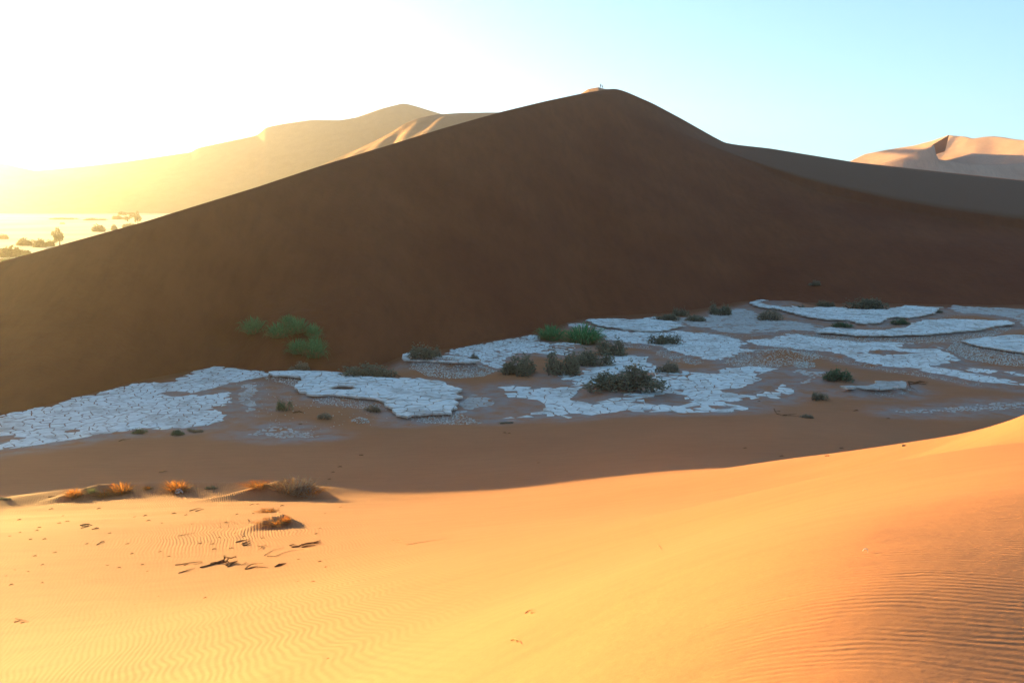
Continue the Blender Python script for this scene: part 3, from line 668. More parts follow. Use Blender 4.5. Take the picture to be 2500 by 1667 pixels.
for px, n, sc in CHIPS:
    poly = world_poly(px, 0.2); lo = poly.min(0); hi = poly.max(0); c = 0
    P_ = lo + rng.random((n * 6, 2)) * (hi - lo); P_ = P_[inside(P_, poly)]
    P_ = P_[:n]; Z_ = ground_z(P_[:, 0], P_[:, 1])
    for (x, y), z in zip(P_, Z_):
        s = sc * rnd.choice((0.05, 0.07, 0.09, 0.13)); a = rnd.uniform(0, 6.28); b0 = len(V); hh = s * rnd.uniform(0.4, 1.0)
        m = rnd.choice((3, 4)); 
        for i in range(m):
            aa = a + i * 6.283 / m; rr = s * rnd.uniform(0.7, 1.3); V.append((x + rr * math.cos(aa), y + rr * math.sin(aa), z - 0.02 + rnd.uniform(0, hh)))
        V.append((x + rnd.uniform(-.3, .3) * s, y + rnd.uniform(-.3, .3) * s, z + hh + .02))
        for i in range(m): Fc.append((b0 + i, b0 + (i + 1) % m, b0 + m))
tag(link('clay_chips', pydata('clay_chips', V, Fc, M_CHIP)), 'countless loose pale clay chips scattered below the crust edges', None, None, 'stuff')

# ---------------------------------------------------------------- finding the surface under a pixel
def hit(u, v):
    d = ray(u, v); t = np.concatenate([np.linspace(3, 120, 2400), np.linspace(120.1, 420, 3000)]); p = np.array([0, 0, H])[:, None] + d[:, None] * t
    g = np.where(p[2] < ground_z(p[0], p[1]))[0]
    tg = t[g[0]] if len(g) else 1e9
    dn = Vector(d).normalized(); L = Vector(d).length
    r = DUNE_BVH.ray_cast(Vector((0, 0, H)), dn)
    td = r[3] / L if r[0] is not None else 1e9
    tt = min(tg, td); q = np.array([0, 0, H]) + d * tt
    return Vector(q), tt
# ---------------------------------------------------------------- shrubs and grass
def blob_pts(lobes, n, rs):
    out = []
    w = np.array([l[3] * l[4] for l in lobes]); w = w / w.sum()
    for _ in range(n):
        l = lobes[rs.choice(len(lobes), p=w)]
        th = rs.uniform(0, 2 * math.pi); u_ = rs.uniform(0, 1) ** 0.8; ph = math.asin(u_)
        r = rs.uniform(0.45, 1.0) ** 0.5 * (1 + 0.13 * math.sin(th * 5 + l[0] * 9) + 0.12 * rs.normal())
        out.append((l[0] + l[3] * r * math.cos(ph) * math.cos(th), l[1] + l[3] * r * math.cos(ph) * math.sin(th), l[2] + l[4] * r * math.sin(ph), th, ph))
    return out
def shrub_meshes(lobes, nleaf, seed, mat, leaf=0.055):
    rs = np.random.default_rng(seed); V, Fc = [], []
    for x, y, z, th, ph in blob_pts(lobes, nleaf, rs):
        z = max(z, 0.02)
        # a small sprig: two or three narrow leaves from one point, pointing outward and up
        for _ in range(3):
            a = th + rs.normal() * 0.9; e = ph * 0.7 + 0.35 + rs.normal() * 0.5; l = leaf * rs.uniform(0.8, 1.9); w = leaf * rs.uniform(0.25, 0.5)
            d = np.array([math.cos(e) * math.cos(a), math.cos(e) * math.sin(a), math.sin(e)])
            s = np.cross(d, rs.normal(size=3)); s /= np.linalg.norm(s) + 1e-6; b0 = len(V); p = np.array([x, y, z])
            V += [tuple(p), tuple(p + d * l * .5 + s * w), tuple(p + d * l), tuple(p + d * l * .5 - s * w)]; Fc.append((b0, b0 + 1, b0 + 2, b0 + 3))
    leafm = pydata('foliage', V, Fc, mat)
    V, Fc = [], []
    for _ in range(44):
        l = lobes[rs.integers(len(lobes))]; a = rs.uniform(0, 6.28); e = rs.uniform(0.3, 1.3)
        p0 = np.array([l[0] + rs.normal() * .06, l[1] + rs.normal() * .06, -0.05]); p2 = np.array([l[0] + l[3] * .9 * math.cos(e) * math.cos(a), l[1] + l[3] * .9 * math.cos(e) * math.sin(a), l[2] + l[4] * .95 * math.sin(e)])
        tube(V, Fc, [p0, (p0 + p2) / 2 + rs.normal(size=3) * .07, p2], [0.018, 0.012, 0.005], 4)
    return leafm, pydata('stems', V, Fc, M_STEM)
def tube(V, Fc, pts, rads, n=5):
    pts = [np.array(p, float) for p in pts]; rings = []
    for i, p in enumerate(pts):
        d = pts[min(i + 1, len(pts) - 1)] - pts[max(i - 1, 0)]; d /= np.linalg.norm(d) + 1e-9
        a = np.cross(d, (0, 0, 1)) if abs(d[2]) < .9 else np.cross(d, (1, 0, 0)); a /= np.linalg.norm(a) + 1e-9; b = np.cross(d, a)
        b0 = len(V)
        for k in range(n):
            t = 2 * math.pi * k / n; V.append(tuple(p + (a * math.cos(t) + b * math.sin(t)) * rads[i]))
        rings.append(b0)
    for r0, r1 in zip(rings[:-1], rings[1:]):
        for k in range(n): Fc.append((r0 + k, r0 + (k + 1) % n, r1 + (k + 1) % n, r1 + k))
    Fc.append(tuple(rings[0] + k for k in reversed(range(n)))); Fc.append(tuple(rings[-1] + k for k in range(n)))
def blades_mesh(name, n, seed, mat, spread=0.5, up=1.0, w=0.012, lean=(0, 0), droop=0.5, base=0.25, hmin=0.5):
    rs = np.random.default_rng(seed); V, Fc = [], []
    for _ in range(n):
        a = rs.uniform(0, 6.28); r = base * math.sqrt(rs.uniform(0, 1)); p = np.array([r * math.cos(a), r * math.sin(a), -0.03])
        a2 = a + rs.normal() * 0.6; sp = spread * (0.25 + rs.uniform(0, 1)) * (0.4 + r / base); h = up * rs.uniform(hmin, 1.0) * (1 - 0.35 * (r / base) ** 2)
        d = np.array([math.cos(a2) * sp + lean[0] * rs.uniform(.5, 1.2), math.sin(a2) * sp + lean[1] * rs.uniform(.5, 1.2), h])
        q1 = p + d * 0.4 + np.array([0, 0, 0.1 * h]); q2 = p + d * 0.75 + np.array([0, 0, 0.08 * h]); q3 = p + d - np.array([0, 0, droop * 0.3 * sp])
        s = np.array([-math.sin(a2 + rs.normal()), math.cos(a2), 0.1]) * w
        b0 = len(V); V += [tuple(p - s), tuple(p + s), tuple(q1 - s), tuple(q1 + s), tuple(q2 - s * .7), tuple(q2 + s * .7), tuple(q3)]
        Fc += [(b0, b0 + 1, b0 + 3, b0 + 2), (b0 + 2, b0 + 3, b0 + 5, b0 + 4), (b0 + 4, b0 + 5, b0 + 6)]
    return pydata(name, V, Fc, mat)
def lobes_for(shape, sd):
    rs = np.random.default_rng(sd); n = {'round': 9, 'lumpy': 10, 'wide': 12, 'big': 12}[shape]; L = []
    for i in range(n):
        x = rs.uniform(-.36, .36) if shape != 'big' else -.40 + .8 * i / (n - 1) + rs.normal() * .03
        hz = (0.95 if shape == 'round' else 0.8) * (1 - 1.1 * x * x) * rs.uniform(.45, 1.0)
        if shape == 'big' and 0.1 < x < 0.26: hz = 1.0
        L.append((x, rs.uniform(-.25, .25), 0, rs.uniform(.11, .21), max(.25, hz)))
    return L
TPL = {}
def tpl(shape, matname):
    cnt = TPL.setdefault(('n', shape, matname), [0]); cnt[0] += 1
    key = (shape, matname, cnt[0] % 3)
    if key not in TPL:
        m = {'dark': M_SHRUB, 'green': M_SHRUB_G, 'dry': M_SHRUB_DRY}[matname]; sd = len(TPL) * 7 + 3
        TPL[key] = shrub_meshes(lobes_for(shape, sd), 1000 if shape != 'big' else 1500, sd, m, 0.042)
    return TPL[key]
def place_shrub(u, v, w, h, shape, mname, label, group=None, name='shrub'):
    """u, v: foot of the shrub in the photograph; w, h: its size there"""
    p, d = hit(u, v); r = empty(name, p + Vector((0, 0, -0.05)), rnd.uniform(-.35, .35), (w * d / F * 1.22, w * d / F * 1.0, h * d / F * 1.16))
    f, s = tpl(shape, mname)
    link('foliage', f, r); link('stems', s, r); tag(r, label, 'shrub', group or 'dark shrubs on the clay pan'); return r
for args in [
 (900,921,125,37,'wide','dark','low dark shrub in front of the raised clay crust'),
 (1038,872,72,38,'wide','dark','dark shrub growing through the small clay shelf'),
 (1151,880,32,18,'round','dry','tiny dry shrub at the right end of the small clay shelf'),
 (733,905,54,24,'lumpy','dry','pale olive shrub at the upper edge of the left crust below the green tussocks'),
 (693,1000,34,25,'round','green','small green bush alone on the sand below the left crust'),
 (791,1021,34,16,'lumpy','dry','small straggly bush right of the lone green bush'),
 (910,1003,38,18,'lumpy','dry','faded twiggy bush below the undercut of the raised crust'),
 (1276,914,92,56,'lumpy','dark','left one of the two big dark shrubs touching in the centre'),
 (1362,914,88,58,'round','dark','right one of the two big dark shrubs touching in the centre'),
 (1445,890,98,48,'lumpy','dark','dark spreading shrub directly below the green grass'),
 (1498,866,70,40,'round','dark','dense rounded shrub right of the green grass'),
 (1622,838,66,30,'lumpy','dark','shrub on the long clay tongue right of centre'),
 (1631,909,62,30,'lumpy','dry','brownish shrub on the sand step above the cracked network'),
 (1521,948,150,52,'big','dark','wide many-headed shrub on the sand mound in the cracked network'),
 (1633,781,60,17,'wide','dark','flat leftmost shrub of the clump behind the clay shelf'),
 (1663,772,38,20,'round','dark','middle shrub of the clump behind the clay shelf'),
 (1699,784,46,18,'wide','dark','right shrub of the clump behind the clay shelf'),
 (1751,768,56,26,'round','dark','round shrub at the dune foot right of the three shrub clump'),
 (1878,781,58,28,'lumpy','dry','fluffy brownish shrub on the far clay flat'),
 (1957,754,20,10,'round','dark','tiny shrub at the edge of the far clay shelf'),
 (2016,748,40,18,'wide','dark','small dark shrub at the dune foot left of the widest far shrub'),
 (2057,798,42,15,'wide','green','low green shrub on the far clay shelf'),
 (2047,927,66,32,'lumpy','green','dark green shrub on a sand hump left of the overhanging slab'),
 (2003,976,34,20,'round','dark','small shrub below the dark green one on bare sand'),
 (2123,754,94,30,'wide','dark','widest of the far shrubs along the dune foot'),
 (2195,791,48,15,'wide','green','low green shrub on the shelf near the right side'),
 (2287,763,22,8,'round','dry','faint small shrub far right on the clay'),
 (341,1057,30,15,'lumpy','green','small green bush at the lower edge of the left crust'),
 (430,1062,34,16,'lumpy','green','small green bush on a sand bump just right of another by the left crust'),
 (474,1054,40,10,'wide','dry','thin straw-coloured bush on the edge of the left crust'),
 (517,1192,30,9,'wide','dark','low dark bush just beyond the sunlit crest'),
 (13,1219,28,10,'wide','dark','low dark bush at the left edge beyond the sunlit sand'),
 (1970,1020,30,12,'lumpy','dry','half dead tuft with a bare fallen branch on shaded sand'),
 (1236,1033,30,8,'wide','dry','flat dry tuft on the sand below the cracked network'),
 (1991,697,34,14,'lumpy','dry','faint withered shrub up on the shaded dune face')]:
    place_shrub(*args)
# green tussocks
GREEN = [blades_mesh('blades', 430, 60 + i, M_GREEN, 0.62, 1.0, 0.017, base=0.33, droop=0.9, hmin=0.25) for i in range(4)]
DRYB = blades_mesh('dry_blades', 260, 70, M_STRAW, 0.5, 0.5, 0.012, base=0.40, droop=1.2)
for i, (u, v, w, h, lab) in enumerate([(618,814,50,46,'leftmost green tussock on the dune face, standing apart'),(681,823,56,44,'second green tussock from the left on the dune face'),
  (703,792,34,28,'small top tussock of the green group on the dune face'),(724,812,56,44,'bushy green tussock in the middle of the group on the dune face'),
  (765,822,38,36,'small right-hand green tussock of the group on the dune face'),(728,862,52,42,'lower left green tussock of the joined pair at the bottom of the group'),
  (769,871,52,60,'tall lower right green tussock of the joined pair at the bottom of the group'),
  (1345,829,62,42,'smaller left tuft of bright green grass at the dune foot in the centre'),(1424,838,92,54,'larger right tuft of bright green grass at the dune foot in the centre')]):
    p, d = hit(u, v); r = empty('grass_tussock', p, rnd.uniform(0, 6), (w * d / F * 0.74,) * 2 + (h * d / F * 1.15,))
    link('blades', GREEN[i % 4], r); link('dry_blades', DRYB, r)
    tag(r, lab, 'grass tussock', 'green tussocks on the dune face' if i < 7 else 'green grass tufts in the pan')
# orange backlit clumps
OR = [blades_mesh('blades', 300, 80 + i, M_ORANGE, 0.62, 1.0, 0.014, base=0.34, lean=(-0.15, 0), droop=0.4, hmin=.25) for i in range(2)]
ORL = blades_mesh('blades', 240, 85, M_ORANGE, 0.75, 0.8, 0.014, base=0.42, lean=(-0.35, 0.1), droop=0.9, hmin=.3)
ORS = blades_mesh('dead_blades', 160, 88, M_STRAW, 0.6, 0.7, 0.010, base=0.36, droop=1.0)
for i, (u, v, w, h, m, lab) in enumerate([(182,1212,42,26,0,'leftmost orange backlit grass clump on the sunlit sand rim'),(251,1207,46,17,2,'low sparse orange grass between the two leftmost clumps'),
  (296,1202,56,30,1,'bushy orange grass clump second from the left on the rim'),(361,1193,20,9,0,'tiny orange tuft just behind the rim'),(433,1197,58,32,0,'orange grass clump with the white bone in front'),
  (633,1188,50,20,2,'wind-flattened orange grass clump left of the big dry bush'),(658,1250,34,13,2,'small reddish tuft on open sand below the big dry bush'),
  (672,1278,52,16,2,'reddish grass trailing along the small shaded drift'),(700,1276,26,24,1,'upright reddish tuft at the right end of the small shaded drift'),(640,1186,14,9,0,'tiny orange tuft beside the flattened clump')]):
    p, d = hit(u, v); r = empty('grass_clump', p, rnd.uniform(-.3, .3), (w * d / F * 0.8,) * 2 + (h * d / F,))
    link('blades', (OR + [ORL])[m], r); link('dead_blades', ORS, r); tag(r, lab, 'grass clump', 'orange grass clumps in the sun')
p, d = hit(222, 1203); r = empty('grass_clump', p, 0, (32 * d / F * .8,) * 2 + (17 * d / F,))
link('blades', blades_mesh('blades', 130, 91, plain('olive_blade', (0.24, 0.26, 0.08), (0.2, 0.2, 0.07), 3, trans=.4), .55, 1.0, .008, base=.3), r)
tag(r, 'thin greenish grass between the two leftmost orange clumps', 'grass clump', 'orange grass clumps in the sun')
# big dry bush on the drift
def dry_bush(u, v, w, h):
    p, d = hit(u, v); S = w * d / F; Hh = h * d / F; rs = np.random.default_rng(5)
    r = empty('dry_bush', p)
    V, Fc = [], []
    for _ in range(150):
        a = rs.uniform(0, 6.28); e = rs.uniform(0.25, 1.4); L = rs.uniform(.5, 1)
        pts = [np.array([rs.normal() * .1 * S, rs.normal() * .1 * S, -0.05])]
        dr = np.array([math.cos(e) * math.cos(a) * S * .55 + .1 * S, math.cos(e) * math.sin(a) * S * .4, math.sin(e) * Hh])
        for k in range(1, 6): pts.append(pts[0] + dr * L * k / 5 + rs.normal(size=3) * .045 * S * k / 3 + np.array([0, 0, .25 * Hh * math.sin(k / 5 * 3.1)]))
        for q in pts[1:]: q[2] = max(q[2], -0.1 - 0.0)
        tube(V, Fc, pts, [0.014, .011, .009, .007, .006, .004], 3)
    link('twigs', pydata('twigs', V, Fc, M_GREY), r)
    V, Fc = [], []
    for _ in range(40):     # tangled curls low on the near side
        c = np.array([rs.uniform(.05, .35) * S, rs.uniform(-.25, 0) * S, rs.uniform(-.1, .35) * Hh]); rr = rs.uniform(.06, .16) * S; a0 = rs.uniform(0, 6.28); nrm = rs.normal(size=3)
        nrm /= np.linalg.norm(nrm); a = np.cross(nrm, (0, 0, 1)); a /= np.linalg.norm(a) + 1e-6; b = np.cross(nrm, a)
        pts = [c + (a * math.cos(a0 + t) + b * math.sin(a0 + t)) * rr * (1 + .1 * rs.normal()) for t in np.linspace(0, rs.uniform(2, 4.5), 8)]
        tube(V, Fc, pts, [0.011] * 8, 3)
    link('tangled_twigs', pydata('tangled_twigs', V, Fc, M_GREY), r)
    b = link('blades', blades_mesh('blades', 230, 95, M_BROWNB, .55, 1.0, .008, base=.45, hmin=.45), r); b.scale = (S * .8, S * .6, Hh * 1.15); b.location = (-.05 * S, 0.1, 0)
    b = link('short_blades', blades_mesh('short_blades', 150, 96, M_ORANGE, .6, .6, .009, base=.4), r); b.scale = (S * .6, S * .5, Hh * .8); b.location = (.32 * S, 0, -.05)
    tag(r, 'big tangled dry grey bush crowning the tallest sand drift', 'bush')
dry_bush(722, 1201, 104, 38)
# ---------------------------------------------------------------- dead wood
def gpt(u, v, lift=0.0):
    q, d = hit(u, v + lift); return np.array(q) + np.array([0, 0, lift * d / F * 1.02]), d
def stick(paths, label, name='dead_branch', cat='branch', group='dead branches lying on the lit sand', mat=None):
    V, Fc = [], []; o0 = None
    for pts, rad in paths:
        W = []
        for q in pts:
            w, d = gpt(*q); W.append(w + np.array([0, 0, 0.015]))
        if o0 is None: o0 = W[0].copy()
        # subdivide with a little wobble
        D = []
        for a, b in zip(W[:-1], W[1:]):
            L = np.linalg.norm(b - a); n = max(1, int(L / 0.25))
            for k in range(n): D.append(a + (b - a) * k / n + (rng.normal(size=3) * 0.018 if k else 0))
        D.append(W[-1]); m = len(D)
        tube(V, Fc, [x - o0 for x in D], [rad * (1 - 0.75 * k / max(1, m - 1)) * (1 + .15 * math.sin(k * 2.3)) for k in range(m)], 5)
    o = link(name, pydata(name, V, Fc, mat or M_WOOD), None, Vector(o0)); tag(o, label, cat, group); return o
stick([([(489,1386),(512,1379,1),(530,1373,2),(545,1367,3),(560,1374,1),(580,1369,2)],.055),([(545,1372),(549,1362,10),(548,1356,16),(556,1361,14),(566,1362,14),(577,1358,18),(576,1361,10)],.05),
       ([(532,1375),(541,1370,5),(551,1372,2),(556,1366,8),(561,1362,12)],.06),([(515,1377),(527,1373,3),(537,1374,1)],.07),([(552,1381),(565,1376,2),(581,1369,3)],.055),([(555,1384),(562,1379,2),(572,1376,1)],.04)],
      'largest twisted dead root with upright hooked ends on the lit sand')
stick([([(706,1332),(716,1329,2),(724,1330,2),(729,1334,1)],.025),([(712,1336),(728,1334,1),(745,1328,2),(765,1327,3),(785,1325,3)],.05),([(735,1331),(750,1326,4),(765,1324,4),(780,1320,8),(783,1318,10)],.04),
       ([(737,1336),(752,1333,2),(770,1331,1)],.045),([(765,1326,2),(775,1324,3),(785,1322,4)],.035)],'dark dead branch bundle right of the twisted root, pointing right')
stick([([(427,1379),(445,1377,1),(460,1374,1),(478,1372,2),(494,1371,3),(488,1375,1),(470,1379)],.022),([(449,1380),(457,1378,1),(465,1379)],.02)],'long thin looping twig left of the twisted root')
stick([([(436,1399),(452,1394,1),(465,1389,1),(476,1388,1)],.024),([(447,1395),(462,1391,2)],.018)],'thin bent twig just below the looping twig')
stick([([(598,1389),(606,1382,3),(615,1377,4),(622,1376,3),(632,1376,4),(643,1375,3)],.03),([(575,1375),(590,1379),(601,1373,2),(610,1376,3)],.018),([(600,1390),(612,1386,1),(625,1384,2),(638,1384,1),(655,1386)],.035)],'forked dead branch right of the twisted root on a small ripple bank')
stick([([(672,1384),(680,1378,2),(690,1376,3),(699,1375,2)],.05),([(676,1382),(688,1379,1),(697,1377,1)],.035)],'short dark curved stick, rightmost of the lower row of dead wood')
stick([([(576,1324),(588,1320,1),(600,1318,2),(611,1317,2)],.04),([(590,1328),(600,1324,1),(613,1319,2)],.04),([(592,1332),(602,1330,1),(612,1325,2)],.05)],'small heap of three parallel dead sticks above the twisted root')
stick([([(645,1357),(655,1348,1),(668,1342,1),(682,1339,1),(694,1336,1)],.014)],'very thin curved twig on smooth sand left of the branch bundle')
stick([([(652,1358),(672,1358,1),(690,1350,1),(708,1345,1),(722,1343,1),(742,1341,1)],.016)],'very thin long twig trailing below the branch bundle')
stick([([(628,1332),(640,1334,1),(650,1330,2),(658,1334,1)],.016),([(640,1334,1),(637,1338,3),(630,1342)],.025)],'knotted little twig between the stick heap and the thin twigs')
stick([([(463,1247),(474,1243,2),(486,1240,3),(494,1243,1)],.035),([(478,1248),(488,1245,1),(499,1243,1)],.03)],'low dark brushwood left of the small reddish tuft')
stick([([(196,1283),(206,1280,1),(218,1279,2),(226,1282,1)],.045),([(198,1290),(206,1285,1),(206,1280,1)],.03),([(200,1286),(212,1285,1),(218,1279,2)],.04)],'dark half buried brushwood on the left of the lit sand')
stick([([(224,1292),(232,1290,1),(242,1288,2),(240,1290,1),(230,1293)],.022)],'little looped twig right of the dark brushwood on the left')
stick([([(538,1287),(538,1281,5),(538,1274,12)],.010),([(534,1287),(541,1287)],.008)],'single thin upright twig standing in the lit sand')
stick([([(559,1288),(558,1282,6),(555,1276,11),(550,1275,12),(566,1273,12),(574,1276,9),(580,1280,4)],.010)],'thin arched twig right of the upright one')
stick([([(604,1268),(607,1273,1),(613,1271,2),(611,1266,4),(606,1267,3)],.012)],'tiny curled twig above the small shaded drift')
stick([([(436,1308),(450,1305,1),(462,1303,1),(479,1300,1)],.015)],'straight thin twig lying on the smooth lit sand left of the stick heap')
stick([([(34,1519),(45,1516,1),(52,1512,2),(60,1514,1),(71,1517)],.018),([(37,1510),(48,1512,1),(56,1515)],.014),([(50,1521),(60,1518),(70,1519)],.014)],'little forked dry twig at the lower left of the photo')
stick([([(235,1330),(243,1326,1),(253,1321,2)],.025)],'short dark twig on the smooth sand left of centre in the lit area')
stick([([(955,1318),(970,1322),(985,1325),(1003,1326)],.014),([(992,1330),(1010,1327),(1040,1322),(1068,1318),(1090,1314)],.012),([(970,1314),(985,1320)],.012)],'faint long pale twig on smooth sand near the centre',mat=M_STRAW)
stick([([(1248,1564),(1258,1562,1),(1268,1566,1),(1272,1573)],.010),([(1256,1562),(1262,1570)],.008)],'faint small forked twig low in the centre foreground',mat=M_STRAW)
stick([([(1283,1498),(1290,1492,1),(1300,1490,1),(1309,1493)],.010),([(1296,1497),(1305,1497)],.010)],'faint curled stem low in the centre foreground',mat=M_STRAW)
stick([([(1606,1333),(1610,1337,2),(1613,1343)],.009)],'faint tiny twig on the smooth sand right of centre',mat=M_STRAW)
stick([([(1905,1004,0),(1893,1004,3),(1889,998,9),(1891,1006,3)],.03),([(1889,998,9),(1896,1010,2),(1910,1014,2),(1930,1015,2),(1950,1016,2)],.05),([(1910,1014,2),(1930,1012,5),(1945,1010,4)],.05)],'bare fallen branch in shade beside the half dead tuft',group=None)
stick([([(2218,932),(2235,934,2),(2252,932,4),(2265,934,3)],.12),([(2218,932),(2222,938),(2240,936,3),(2262,938,2)],.12),([(2218,932),(2222,945),(2232,950),(2240,957)],.10),([(2235,934,2),(2245,930,5),(2258,933,4)],.10)],'dark heap of dead wood at the end of the overhanging clay slab',group=None)
stick([([(290,1077),(300,1073,2),(308,1073,2),(319,1071,3)],.05)],'small dark branch on shaded sand below the left crust',group=None)
stick([([(388,1153),(400,1150,1),(409,1150,1)],.05)],'small dark stick in the shade above the orange grass',group=None)
stick([([(716,1008),(730,1004,2),(742,1008)],.10),([(720,1006),(733,1003,2)],.10)],'low dark root in the hollow right of the lone green bush',group=None)
stick([([(117,1213),(127,1212,1),(138,1211,1)],.04)],'small dark stick in shade left of the leftmost orange clump',group=None)
# short bits
BITS = [(130,467),(425,440),(668,392),(265,520),(250,540),(135,552),(65,577),(650,523),(740,557),(910,448),(1000,473),(1095,490),(1175,425),(1298,496),(980,440),(455,478),(400,490),(345,395),(690,618),(860,630),(1080,683),(890,697),(725,775),(805,790),(960,770),(995,815),(285,770),(190,817),(100,805),(40,845),(75,905),(285,893),(910,1040),(1385,995),(1070,985),(2015,735),(2160,750),(2200,787),(2010,885),(2115,885),(2215,1405),(2195,425),(2300,380),(2160,525),(2135,562),(1775,590),(1600,430),(1560,660),(1435,630),(1350,628),(1255,435),(235,712),(370,688),(585,630),(205,600),(300,598),(1445,665),(1140,715),(1700,365),(1740,360),(1905,372),(1525,485),(235,1563),(1645,580),(1590,555),(1480,585),(1680,470),(1710,425)]
bitm = []
for s_i in range(4):
    V, Fc = [], []; rs = np.random.default_rng(200 + s_i)
    pts = [np.array([-.5 + k * .25, rs.normal() * .04, .02 + .10 * math.sin(k / 4 * 3.1) + rs.normal() * .015]) for k in range(5)]
    tube(V, Fc, pts, [.02, .06, .075, .05, .02], 5)
    tube(V, Fc, [pts[2], pts[2] + np.array([.2, .12, .05]), pts[2] + np.array([.35, .2, .0])], [.04, .03, .01], 4)
    bitm.append(pydata('twig_fragment', V, Fc, M_WOOD))
for i, (a, b) in enumerate(BITS):
    u, v = a / 2.767, 1100 + b / 2.767
    p, d = hit(u, v); L = rnd.uniform(6, 13) * d / F
    o = link('twig_fragment', bitm[i % 4], None, p + Vector((0, 0, 0.005))); o.rotation_euler = (0, 0, rnd.uniform(0.2, 0.9)); o.scale = (L, L, L * rnd.uniform(.7, 1.2))
    tag(o, 'tiny dark twig fragment half buried in the lit rippled sand', 'twig', 'twig fragments scattered over the lit sand')
for i, (u, v) in enumerate([(813,1153),(804,1170),(1819,1094),(2054,1095),(2020,1114),(1908,1114),(2168,1022),(1232,1057),(1243,1058),(882,1112),(1315,1130),(830,1140),(1853,980),(733,1036),(2090,1003)]):
    p, d = hit(u, v); L = rnd.uniform(7, 14) * d / F
    o = link('twig_fragment', bitm[i % 4], None, p + Vector((0, 0, 0.005))); o.rotation_euler = (0, 0, rnd.uniform(-.3, 0.5)); o.scale = (L, L, L)
    tag(o, 'tiny dark twig fragment lying on the shaded sand slope', 'twig', 'twig fragments on the shaded sand')
# dark stone on the right rim
def stone(u, v, w, label):
    p, d = hit(u, v); bm = bmesh.new(); bmesh.ops.create_icosphere(bm, subdivisions=2, radius=0.5)
    for vv in bm.verts: vv.co *= 1 + 0.22 * math.sin(vv.co.x * 9 + vv.co.y * 7) * math.cos(vv.co.z * 8); vv.co.z *= 0.6
    me = bpy.data.meshes.new('stone'); bm.to_mesh(me); bm.free(); me.materials.append(M_ROCK)
    o = link('stone', me, None, p + Vector((0, 0, .1 * w * d / F))); o.scale = (w * d / F,) * 3; tag(o, label, 'stone')
stone(2207, 1089, 10, 'small dark stone just beyond the sunlit crest on the right')
# bleached bone
p, d = hit(437, 1204); s = 19 * d / F; V, Fc = [], []
tube(V, Fc, [(-.5, .05, .0), (-.42, 0, .22), (-.2, -.02, .48), (.02, 0, .55), (.25, .02, .4), (.42, 0, .22), (.52, .02, .0)], [.10, .13, .13, .11, .12, .09, .05], 8)
tube(V, Fc, [(-.4, -.05, .05), (-.2, -.15, .14), (.05, -.12, .16), (.2, -.02, .3)], [.09, .15, .12, .06], 7)
tube(V, Fc, [(-.15, 0, .42), (-.05, .1, .25), (-.2, .15, .05)], [.10, .08, .06], 6)
bone = link('bone', pydata('bone', [(x * s, y * s, z * s) for x, y, z in V], Fc, M_BONE, True), None, p); tag(bone, 'small white bleached bone in front of an orange grass clump', 'bone')
# pale stick casting a long shadow
p, d = hit(2112, 1350); V, Fc = [], []; L = 13 * d / F
tube(V, Fc, [(-L * .5, 0, .01), (-L * .2, 0, .028), (L * .15, .002, .030), (L * .5, 0, .024)], [.003, .0045, .0045, .003], 6)
tube(V, Fc, [(L * .45, 0, .024), (L * .52, .004, -.01)], [.003, .002], 5)
tag(link('pale_stick', pydata('pale_stick', V, Fc, M_PALE), None, p + Vector((0, 0, .012))), 'single pale stick with a long thin shadow on the right foreground slope', 'stick')
